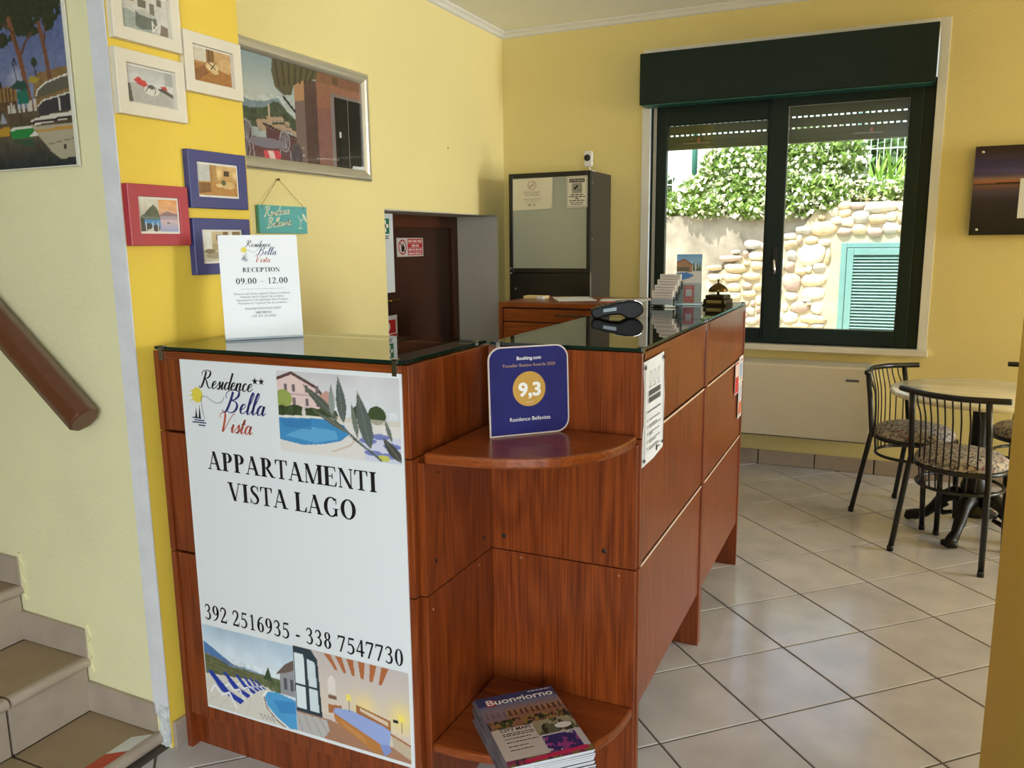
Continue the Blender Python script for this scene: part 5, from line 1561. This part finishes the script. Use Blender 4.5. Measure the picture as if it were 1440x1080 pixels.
ic = thing('security_camera', (-1.738, 4.93, 1.852), 'small white security camera on top of the black cabinet', 'camera')
WHP = mat('white_plastic', (232, 230, 224), .35)
lathe('foot', [(.032, 0), (.032, .004), (.02, .008), (.006, .010)], (-1.725, 4.94, 1.852), WHP, ic)
tube('stem', [(-1.73, 4.94, 1.858), (-1.735, 4.935, 1.885)], .006, WHP, ic)
prism('head', rrect(-1.764, 1.882, -1.712, 1.978, .012, 5), 4.915, 4.945, WHP, ic, axis='y', bevel=.005)
disc('lens', (-1.741, 4.915, 1.936), '-y', .020, .010, BLK, ic, n=24)
disc('lens_glass', (-1.741, 4.905, 1.936), '-y', .009, .002, mat('lens_black', (6, 6, 10), .05), ic, n=16)

# ---------------------------------------------------------------- fan coil unit under the window
fc = thing('fan_coil_heater', (-.7, 5.12, .235), 'long cream wall heater below the window', 'heater')
CRM = mat('cream_enamel', (222, 212, 190), .4, var=.015)
box('casing', (-1.36, 5.02, .238), (-.030, 5.228, .680), CRM, fc, bevel=.008)
box('top_grille', (-1.34, 5.04, .680), (-.05, 5.215, .688), mat('grille_grey', (196, 190, 176), .5), fc)
boxes('bottom_inlet', [((-1.34, 5.05, .228), (-.05, 5.21, .238))], BLK, fc)
lb_ = box('name_plate', (-.175, 5.0165, .598), (-.104, 5.0205, .612), mat('plate_grey', (104, 100, 92), .4, .5), fc)

# ---------------------------------------------------------------- handrail
hr = thing('handrail', (-2.4, 1.42, 1.0), 'dark brown wooden handrail on the cream stair wall', 'handrail')
WR = mat('brown_rail_varnish', (92, 50, 28), .3, var=.12, vscale=6, stretch=(2, 12, 12), coat=.3)
a_, b_ = Vector((-1.925, 1.43, .962)), Vector((-3.2, 1.43, 2.00))
v, f = tube_geo([a_, b_], [.043, .043], 8)
mk('rail', v, f, WR, hr, bevel=.006)
for s in (.35, .85):
    p = a_.lerp(b_, s)
    tube('bracket', [(p.x, 1.425, p.z - .05), (p.x, 1.44, p.z - .09), (p.x, YP - .001, p.z - .1)], .008, STEEL, hr)

# ---------------------------------------------------------------- signs in the niche
fs = wall_thing('first_aid_sign', (-2.600, 3.7315, 1.142), *XL, 'white first aid board with a green cross in the niche', 'sign')
box('board', (0, 0, -.006), (.272, .448, 0), mat('sign_white', (216, 222, 226), .45), fs)
flat('green_field', _r(.150, .335, .232, .420), mat('safety_green', (22, 112, 74), .5), fs, .0006)
flat('white_cross', _r(.181, .345, .201, .410) + _r(.159, .368, .223, .388), WHITEI, fs, .001)
lines_of_text('small_text', [(.16, .222, .318, .006), (.16, .222, .306, .006)], BLACK, fs, .0006, 3)
fx = wall_thing('fire_extinguisher_sign', (-2.600, 3.7315, .884), *XL, 'red fire sign below the first aid board', 'sign')
box('board', (0, 0, -.004), (.282, .125, 0), mat('sign_white', (216, 222, 226), .45), fx)
flat('red_field', _r(.11, .022, .262, .100), REDS, fx, .0006)
flat('white_mark', [[(.185 + .02 * math.cos(t * math.pi / 8), .062 + .026 * math.sin(t * math.pi / 8)) for t in range(16)]], WHITEI, fx, .001)
flat('red_bar', _r(.2, .002, .278, .016), REDS, fx, .0006)
ds = wall_thing('no_entry_sign', (-2.8045, 4.352, 1.338), *XL, 'red and white no-entry sign on the brown door', 'sign')
box('plate', (0, 0, 0), (.320, .118, .0015), mat('sign_grey_white', (206, 200, 192), .45), ds)
flat('red_ring', _o(.066, .06, .048, .048, k=.009, h=.009, n=28) + ribbon([(.035, .09, .008), (.097, .03, .008)], 2), REDS, ds, .002)
flat('hand', [[(.056, .03), (.082, .034), (.092, .06), (.084, .064), (.078, .086), (.072, .066), (.064, .088), (.06, .066), (.052, .08), (.052, .05)]], BLACK, ds, .0022)
flat('red_panel', _r(.128, .084, .310, .112) + _r(.128, .056, .310, .082) + _r(.128, .032, .310, .054) + _r(.128, .008, .310, .030), REDS, ds, .002)
lines_of_text('small_text', [(.136, .3, .090, .014), (.175, .262, .061, .015), (.136, .3, .037, .012), (.136, .3, .013, .012)], mat('pink_white_ink', (226, 190, 186), .5), ds, .0024, 11)

# ================================================================== breakfast table and chairs
IRON = mat('black_cast_iron', (14, 13, 13), .42, .3, bump=.2, bscale=120)
BTUB = mat('black_lacquered_tube', (8, 8, 9), .32, coat=.1)
def marble():
    m = mat('beige_marble', (240, 230, 204), .2, var=.12, vscale=5, stretch=(1, 3, 1), coat=.3)
    return m
TC = Vector((.45, 4.32, 0))
tb_ = thing('bistro_table', TC, 'round marble topped bistro table with a black iron foot', 'table')
lathe('table_top', [(.385, .676), (.398, .680), (.400, .690), (.396, .699), (.388, .702)], TC, marble(), tb_, n=56)
lathe('top_plate', [(.02, .655), (.15, .66), (.15, .676)], TC, IRON, tb_, n=20)
lathe('column', [(.075, .10), (.06, .13), (.045, .16), (.050, .20), (.062, .24), (.05, .28), (.036, .31), (.040, .33), (.036, .36), (.034, .60), (.042, .62), (.042, .656)], TC, IRON, tb_, n=18)
for k in range(4):
    a = math.radians(68 + 90 * k)
    d = Vector((math.cos(a), math.sin(a), 0)); n_ = Vector((-d.y, d.x, 0))
    pts = [TC + d * r + Vector((0, 0, z)) for r, z in ((.03, .17), (.08, .19), (.13, .16), (.17, .10), (.21, .055), (.26, .035), (.30, .028))]
    f_ = tube('foot', pts, [.04, .038, .032, .026, .022, .028, .020], IRON, tb_, n=10)
    p = TC + d * .285
    v, f = tube_geo([p + n_ * -.035 + Vector((0, 0, .024)), p + Vector((0, 0, .026)), p + n_ * .035 + Vector((0, 0, .024))], [.014, .026, .014], 8)
    mk('claw', v, f, IRON, f_, smooth=True)
    p = TC + d * .12
    v, f = tube_geo([p + Vector((0, 0, .13)), p + d * .03 + Vector((0, 0, .10)), p + d * .01 + Vector((0, 0, .075)), p - d * .03 + Vector((0, 0, .09))], [.02, .018, .014, .01], 7)
    mk('scroll', v, f, IRON, f_, smooth=True)

CUSH = None
def cushion_mat():
    m = bpy.data.materials.new('patterned_fabric'); m.use_nodes = True; nt = m.node_tree; b = nt.nodes['Principled BSDF']; b.inputs['Roughness'].default_value = .9
    tc = nt.nodes.new('ShaderNodeTexCoord')
    def nz(scale, lo, hi, c0, c1, prev):
        n = nt.nodes.new('ShaderNodeTexNoise'); n.inputs['Scale'].default_value = scale; n.inputs['Detail'].default_value = 2; nt.links.new(tc.outputs['Object'], n.inputs['Vector'])
        r = nt.nodes.new('ShaderNodeValToRGB'); r.color_ramp.elements[0].position = lo; r.color_ramp.elements[1].position = hi
        r.color_ramp.elements[0].color = (0, 0, 0, 1); r.color_ramp.elements[1].color = (1, 1, 1, 1)
        nt.links.new(n.outputs['Fac'], r.inputs[0])
        mx = nt.nodes.new('ShaderNodeMixRGB'); nt.links.new(r.outputs[0], mx.inputs[0])
        if prev is None: mx.inputs[1].default_value = (*lin(c0), 1)
        else: nt.links.new(prev, mx.inputs[1])
        mx.inputs[2].default_value = (*lin(c1), 1)
        return mx.outputs[0]
    a = nz(52, .50, .60, (192, 180, 160), (128, 124, 128), None)
    a = nz(70, .58, .63, None, (62, 58, 70), a)
    a = nz(44, .62, .66, None, (150, 96, 96), a)
    nt.links.new(a, b.inputs['Base Color'])
    return m
CUSH = cushion_mat()
def make_chair():
    t = thing('wire_back_chair', (0, 0, 0), '', 'chair', 'black wire-back chairs round the bistro table')
    R = .0125
    for s in (-1, 1):
        tube('leg', [(s * .195, -.200, 0), (s * .168, -.135, .40), (s * .163, -.130, .44), (s * .160, -.150, .60), (s * .158, -.175, .745)], R, BTUB, t, n=10)
        tube('leg', [(s * .150, .165, 0), (s * .140, .140, .41)], R, BTUB, t, n=10)
        lathe('leg_tip', [(.0145, 0), (.0145, .02), (.013, .024)], (s * .195, -.199, 0), BLK, t, n=10)
        lathe('leg_tip', [(.0145, 0), (.0145, .02), (.013, .024)], (s * .150, .165, 0), BLK, t, n=10)
    rail = catmull([(-.226, -.135, .752), (-.200, -.152, .752), (-.158, -.174, .752), (-.08, -.212, .752), (0, -.222, .752), (.08, -.212, .752), (.158, -.174, .752), (.200, -.152, .752), (.226, -.135, .752)], 4)
    tube('top_rail', [tuple(p) for p in rail], .0135, BTUB, t, n=10)
    ring = [(.185 * math.cos(2 * math.pi * k / 32), .185 * math.sin(2 * math.pi * k / 32), .415) for k in range(32)]
    tube('seat_ring', ring, .011, BTUB, t, closed=True)
    ring2 = [(.175 * math.cos(2 * math.pi * k / 32), .175 * math.sin(2 * math.pi * k / 32), .325) for k in range(32)]
    tube('lower_ring', ring2, .008, BTUB, t, closed=True)
    for k in range(9):
        x = (-.128 + .032 * k)
        yt = -.222 + .3 * x * x / .16 * .9
        yb = -math.sqrt(.185 ** 2 - (x * .95) ** 2)
        yl = -math.sqrt(.175 ** 2 - (x * .9) ** 2)
        pts = catmull([(x * 1.0, yt, .745), (x * .99, yt + .012, .70), (x * .97, yb - .012, .64), (x * .95, yb - .004, .55), (x * .95, yb, .42), (x * .9, yl, .325)], 3)
        tube('spindle', [tuple(p) for p in pts], .0036, BTUB, t, n=6)
    lathe('seat_cushion', [(.12, .410), (.178, .416), (.190, .432), (.186, .452), (.165, .470), (.12, .482), (.06, .488), (.01, .489)], (0, 0, 0), CUSH, t, n=36)
    return t
ch0 = make_chair()
def set_chair(o, x, y, fx, fy, label):
    o.location = (x, y, 0)
    o.rotation_euler = (0, 0, math.atan2(fy, fx) - math.pi / 2)
    o['label'] = label
c2 = copy_tree(ch0); c3 = copy_tree(ch0)
set_chair(ch0, .358, 4.02, .445, .895, 'black wire-back chair nearest the viewer with a patterned seat')
set_chair(c2, .18, 4.505, .84, -.54, 'black wire-back chair standing beside the cream heater')
set_chair(c3, .735, 4.73, -.55, -.83, 'black wire-back chair half hidden by the yellow wall edge')

# ================================================================== outside the window
GRND = mat('garden_paving', (206, 198, 182), .9, var=.1, vscale=5)
CONC = mat('weathered_concrete', (158, 149, 134), .9, var=.34, vscale=5, bump=.6, bscale=24)
MORT = mat('pale_mortar', (192, 179, 152), .95, var=.12, vscale=10, bump=.7, bscale=40)
SOIL = mat('dry_soil', (92, 76, 56), 1.0, var=.2, vscale=6)
YW = 8.0
box('ground', (-9, 5.56, -.3), (7, 16, -.02), GRND, label='pale paving outside the window', cat='ground', kind='structure')
rw = box('retaining_wall', (-9, YW, -.02), (7, YW + .35, 1.655), CONC, label='grey concrete garden wall with a rubble stone part', cat='wall', kind='structure')
box('earth_bank', (-9, YW + .35, -.02), (7, 16, 1.60), SOIL, label='planted earth bank above the garden wall', cat='bank', kind='structure')
# rubble facing laid against the concrete, rising to the right
face = [(-1.90, .0), (-1.90, .55), (-1.62, 1.02), (-1.30, 1.22), (-1.16, 1.32), (-.95, 1.42), (-.74, 1.50), (-.62, 1.68), (-.5, 1.74), (1.8, 1.745), (1.8, .0)]
prism('mortar_bed', face[::-1], YW - .035, YW - .002, MORT, rw, axis='y', label='pale mortar between the rubble stones')
box('cap_course', (-.5, YW - .03, 1.655), (1.8, YW + .35, 1.742), MORT, rw, bevel=.01)
# rubble stones: centre along and up the wall face, half width, half height (millimetres)
S = [(-467, 1665, 46, 48), (-382, 1710, 57, 40), (-370, 1649, 57, 40), (-276, 1710, 67, 35), (-238, 1611, 73, 65), (-138, 1686, 76, 51), (-20, 1700, 76, 48), (-100, 1591, 81, 48), (10, 1609, 50, 40), (-441, 1584, 54, 35), (-346, 1572, 54, 51), (-538, 1518, 115, 70), (-715, 1503, 73, 40), (-365, 1488, 69, 35), (-243, 1499, 65, 51), (-117, 1476, 73, 43), (8, 1508, 65, 55), (-745, 1414, 30, 51), (-642, 1411, 61, 37), (-531, 1392, 54, 33), (-833, 1449, 57, 32), (-821, 1373, 65, 48), (-636, 1282, 124, 102), (-808, 1274, 46, 53), (-494, 1264, 25, 70), (-821, 1174, 48, 45), (-722, 1123, 48, 33), (-655, 1149, 33, 30), (-567, 1164, 55, 45), (-796, 1028, 84, 91), (-610, 1048, 120, 57), (-604, 928, 108, 59), (-799, 900, 61, 35), (-658, 862, 42, 18), (-715, 796, 92, 53), (-639, 829, 34, 18), (-568, 791, 55, 53), (-798, 700, 73, 51), (-597, 687, 118, 43), (-551, 624, 54, 22), (-698, 621, 81, 26), (-847, 797, 25, 37), (-565, 1618, 39, 27), (-1162, 1376, 92, 40), (-1320, 1307, 46, 18), (-1225, 1288, 25, 35), (-1130, 1269, 65, 43), (-1364, 1248, 118, 30), (-1520, 1157, 86, 26), (-1314, 1154, 115, 45), (-1215, 1201, 29, 24), (-1114, 1183, 65, 40), (-1507, 1068, 76, 33), (-1342, 1068, 90, 40), (-1165, 1080, 86, 37), (-1326, 976, 69, 45), (-1203, 990, 54, 30), (-1097, 978, 42, 40), (-1542, 963, 42, 32), (-1182, 915, 69, 33), (-1314, 894, 57, 33), (-1142, 826, 25, 26), (-1161, 752, 48, 37), (-1092, 853, 29, 35), (-1200, 821, 25, 22), (-1148, 658, 61, 37), (-1088, 763, 23, 32), (-1081, 679, 19, 51), (-1205, 703, 23, 30), (-1023, 1357, 76, 43), (-983, 1265, 69, 48), (-1015, 1174, 50, 43), (-933, 1137, 57, 48), (-1001, 1054, 65, 51), (-934, 953, 57, 48), (-1012, 896, 57, 40), (-963, 804, 65, 43), (-906, 712, 54, 40), (-985, 691, 42, 55), (-955, 607, 76, 27), (-892, 1192, 27, 48), (114, 1687, 65, 43), (112, 1595, 61, 51), (111, 1501, 54, 43), (215, 1676, 61, 48), (214, 1576, 57, 51), (213, 1474, 65, 48)]
STM = [mat('river_stone_grey', (186, 182, 172), .8, var=.16, vscale=14, bump=.4, bscale=40, rand=.14), mat('river_stone_buff', (206, 186, 150), .8, var=.2, vscale=12, bump=.4, bscale=40, rand=.14), mat('river_stone_white', (222, 214, 198), .75, var=.12, vscale=12, bump=.4, bscale=40, rand=.08), mat('river_stone_rose', (178, 156, 142), .8, var=.16, vscale=12, bump=.4, bscale=40, rand=.1)]
SR = random.Random(5)
ICO = bmesh.new(); bmesh.ops.create_icosphere(ICO, subdivisions=2, radius=1.0)
ICOV = [v.co.copy() for v in ICO.verts]; ICOF = [tuple(v.index for v in f.verts) for f in ICO.faces]; ICO.free()
def stone(cx, cz, rx, rz):
    ph = [SR.uniform(0, 6.28) for _ in range(4)]
    V_ = []
    for p in ICOV:
        a = math.atan2(p.z, p.x)
        k = 1 + .07 * math.sin(2 * a + ph[0]) + .06 * math.sin(3 * a + ph[1]) + .04 * math.sin(5 * a + ph[2])
        sq = lambda q: math.copysign(abs(q) ** .82, q)
        V_.append((cx + sq(p.x) * rx * k, YW - .035 + p.y * .03 * (1 + .2 * math.sin(a + ph[3])), cz + sq(p.z) * rz * k))
    mk('stone', V_, ICOF, SR.choice(STM + STM[1:3]), rw, smooth=True)
for a, b, rx, ry in S:
    stone(a / 1000, b / 1000, rx / 1000, ry / 1000)
# louvred shutter set in the stone wall
TEALS = mat('faded_teal_paint', (106, 150, 148), .6, var=.06, vscale=9)
sh = thing('louvred_shutter', (.22, YW - .08, .30), 'faded teal louvred shutter in the garden wall', 'shutter')
frame4('frame', -.385, .80, .30, 1.385, YW - .085, YW - .037, (.05, .05, .05, .045), TEALS, sh, bevel=.004)
frame4('leaf_frame', -.330, .745, .355, 1.335, YW - .105, YW - .065, (.055, .055, .06, .06), TEALS, sh, bevel=.004)
n_l = 30
for k in range(n_l):
    z = .42 + k * (1.272 - .42) / n_l
    mk('louvre', [(-.275, YW - .072, z + .030), (.69, YW - .072, z + .030), (.69, YW - .100, z + .002), (-.275, YW - .100, z + .002), (-.275, YW - .069, z + .027), (.69, YW - .069, z + .027), (.69, YW - .097, z - .001), (-.275, YW - .097, z - .001)],
       [(0, 3, 2, 1), (4, 5, 6, 7), (0, 1, 5, 4), (1, 2, 6, 5), (2, 3, 7, 6), (3, 0, 4, 7)], TEALS, sh)
box('backing', (-.275, YW - .062, .41), (.69, YW - .055, 1.28), mat('shutter_inner', (84, 124, 122), .8), sh)

# ---------------------------------------------------------------- plants
def leaf_mat(name, c, t=.35):
    m = bpy.data.materials.new(name); m.use_nodes = True; nt = m.node_tree; b = nt.nodes['Principled BSDF']
    b.inputs['Roughness'].default_value = .45
    geo = nt.nodes.new('ShaderNodeNewGeometry')
    r = nt.nodes.new('ShaderNodeValToRGB'); cc = lin(c)
    r.color_ramp.elements[0].color = (*(cc * .55), 1); r.color_ramp.elements[1].color = (*np.minimum(cc * 1.5, 1), 1)
    nt.links.new(geo.outputs['Random Per Island'], r.inputs[0]); nt.links.new(r.outputs[0], b.inputs['Base Color'])
    tr = nt.nodes.new('ShaderNodeBsdfTranslucent'); nt.links.new(r.outputs[0], tr.inputs['Color'])
    mx = nt.nodes.new('ShaderNodeMixShader'); mx.inputs[0].default_value = t
    nt.links.new(b.outputs[0], mx.inputs[1]); nt.links.new(tr.outputs[0], mx.inputs[2]); nt.links.new(mx.outputs[0], nt.nodes['Material Output'].inputs['Surface'])
    return m
LF1 = leaf_mat('jasmine_leaf', (140, 168, 86)); LF2 = leaf_mat('tree_leaf', (84, 118, 60)); LF3 = leaf_mat('sword_leaf', (140, 178, 70))
FLW = mat('jasmine_petal', (244, 240, 226), .7)
STEM = mat('brown_stem', (92, 72, 50), .9, var=.2)
def leaves(centers, radii, n, size, seed, aspect=.45, shell=.55):
    r = np.random.default_rng(seed)
    C = np.array(centers); Rr = np.array(radii)
    wgt = Rr.prod(axis=1) ** .7; idx = r.choice(len(C), n, p=wgt / wgt.sum())
    d = r.normal(size=(n, 3)); d /= np.linalg.norm(d, axis=1)[:, None]
    rad = shell + (1 - shell) * r.random(n) ** .6
    P = C[idx] + d * Rr[idx] * rad[:, None]
    a = r.normal(size=(n, 3)) + d * .6; a /= np.linalg.norm(a, axis=1)[:, None]
    b = np.cross(a, r.normal(size=(n, 3))); b /= np.linalg.norm(b, axis=1)[:, None]
    s = size * (.6 + .8 * r.random(n))[:, None]
    V_ = np.stack([P - a * s, P + b * s * aspect, P + a * s, P - b * s * aspect], 1).reshape(-1, 3)
    F_ = np.arange(4 * n).reshape(-1, 4)
    return V_, F_
def fast(name, V_, F_, m, parent, kind=None, label=None):
    me = bpy.data.meshes.new(name)
    V_ = np.asarray(V_, float) - np.array(ORG[parent.name])
    me.vertices.add(len(V_)); me.vertices.foreach_set('co', V_.astype(np.float32).ravel())
    F_ = np.asarray(F_, np.int32)
    me.loops.add(F_.size); me.loops.foreach_set('vertex_index', F_.ravel())
    me.polygons.add(len(F_)); me.polygons.foreach_set('loop_start', np.arange(0, F_.size, F_.shape[1], dtype=np.int32))
    me.materials.append(m); me.update(calc_edges=True); me.validate()
    o = bpy.data.objects.new(name, me); col.objects.link(o); o.parent = parent; ORG[o.name] = ORG[parent.name]
    return tag(o, label, kind=kind)
def shrub(name, base, cs_, rs_, n, nf, lab, cat, seed, lm=LF1, size=.032, group=None, trunk=True):
    t = thing(name, base, lab, cat, group)
    V_, F_ = leaves(cs_, rs_, n, size, seed)
    fast('foliage', V_, F_, lm, t, 'stuff')
    if nf:
        V_, F_ = leaves(cs_, [[q * 1.04 for q in r_] for r_ in rs_], nf, .022, seed + 50, .9, .93)
        fast('flowers', V_, F_, FLW, t, 'stuff', 'small white blossoms')
    for k in range(3 if trunk else 0):
        c = cs_[k % len(cs_)]
        tube('stem', [(base[0] + .06 * (k - 1), base[1], base[2] - .02), ((base[0] + c[0]) / 2 + .05 * k, c[1], (base[2] + c[2]) / 2), tuple(c)], [.022, .016, .008], STEM, t, n=6)
    return t
G_ = 'flowering shrubs over the garden wall'
shrub('jasmine_shrub', (-1.55, 8.42, 1.60), [(-1.72, 8.2, 1.86), (-1.45, 8.25, 2.05), (-1.35, 8.15, 1.85), (-1.62, 8.05, 1.74), (-1.2, 8.05, 1.72)], [(.22, .2, .2), (.3, .26, .36), (.28, .22, .24), (.28, .16, .12), (.3, .16, .12)], 8500, 1600, 'flowering jasmine bush left of the window bar', 'shrub', 1, group=G_)
shrub('jasmine_shrub', (-.85, 8.42, 1.60), [(-1.0, 8.3, 2.1), (-.72, 8.3, 2.15), (-.9, 8.1, 1.84), (-.6, 8.1, 1.84), (-.85, 8.03, 1.72), (-.55, 8.05, 1.74), (-.45, 8.3, 2.15)], [(.34, .28, .36), (.34, .28, .34), (.3, .2, .22), (.28, .2, .2), (.3, .14, .12), (.22, .14, .1), (.24, .24, .3)], 11000, 2200, 'flowering jasmine bush right of the window bar', 'shrub', 2, group=G_)
shrub('jasmine_shrub', (-.1, 8.35, 1.70), [(-.3, 8.25, 1.86), (-.08, 8.2, 1.83), (.2, 8.25, 1.85), (.5, 8.3, 1.9)], [(.2, .16, .14), (.22, .16, .1), (.22, .16, .12), (.3, .2, .2)], 4200, 1300, 'low blossoming jasmine on the stone wall top', 'shrub', 3, group=G_)
shrub('jasmine_shrub', (-2.5, 8.5, 1.60), [(-2.5, 8.3, 1.8), (-2.2, 8.2, 1.76), (-2.05, 8.12, 1.72)], [(.4, .26, .24), (.28, .2, .18), (.2, .16, .12)], 3800, 420, 'small jasmine bush at the left end of the garden wall', 'shrub', 4, group=G_)
# sword-leaved plant
sw = thing('sword_leaf_plant', (-.12, 8.55, 1.72), 'bright green sword-leaved plant right above the stones', 'plant')
r = random.Random(3)
for k in range(34):
    a = r.uniform(0, 2 * math.pi); ln = r.uniform(.45, .85); sp_ = r.uniform(.10, .34)
    bx_, by_ = -.08 + r.uniform(-.12, .12), 8.55 + r.uniform(-.08, .08)
    dx, dy = math.cos(a) * sp_, math.sin(a) * sp_
    px, py = -math.sin(a), math.cos(a)
    if abs(px) < .5: px, py = .8 * (1 if px >= 0 else -1), .6 * (1 if py >= 0 else -1)
    L, R_ = [], []
    for q in range(6):
        t_ = q / 5; w = .021 * (1 - t_ ** 2.2) + .001
        cx, cy, cz = bx_ + dx * t_ ** 1.4, by_ + dy * t_ ** 1.4, 1.60 + ln * (t_ - .18 * t_ * t_)
        L.append((cx + px * w, cy + py * w, cz)); R_.append((cx - px * w, cy - py * w, cz))
    mk('sword_leaf', L + R_, [(q, q + 1, 7 + q, 6 + q) for q in range(5)], LF3, sw, smooth=True)
# fence on the bank
fn = thing('wire_fence', (-.9, 9.0, 1.60), 'green wire mesh fence behind the bushes', 'fence')
FG = mat('fence_green', (34, 98, 80), .5)
for x in (-3.9, -1.96, -.31, 1.35): tube('post', [(x, 9.0, 1.55), (x, 9.0, 2.95)], .03, FG, fn, n=10)
bars = []
for k in range(5): bars.append(((-4, 8.995, 1.75 + .27 * k), (3, 9.005, 1.762 + .27 * k)))
x = -4
while x < 3:
    bars.append(((x, 8.997, 1.62), (x + .007, 9.003, 2.9))); x += .06
boxes('mesh_panel', bars, mat('mesh_grey_green', (214, 224, 220), .5), fn, kind='stuff')
# trees further up
for (x, y, h, rx, sd, lb) in ((-4.4, 13.5, 1.3, .9, 21, 'pale tree far behind the fence at left'), (.4, 12.0, 1.2, 1.6, 22, 'green tree behind the sword-leaved plant'), (-1.2, 14.5, 1.3, .9, 23, 'green tree far behind the middle of the fence')):
    shrub('garden_tree', (x, y, 1.60), [(x, y, 1.6 + h * .62), (x + rx * .5, y, 1.6 + h * .5), (x - rx * .5, y + .2, 1.6 + h * .52), (x, y - .2, 1.6 + h * .85)], [(rx, 1.0, h * .36), (rx * .7, .8, h * .3), (rx * .7, .8, h * .3), (rx * .7, .7, h * .22)], 3200, 0, lb, 'tree', sd, LF2, .11, 'trees behind the fence')
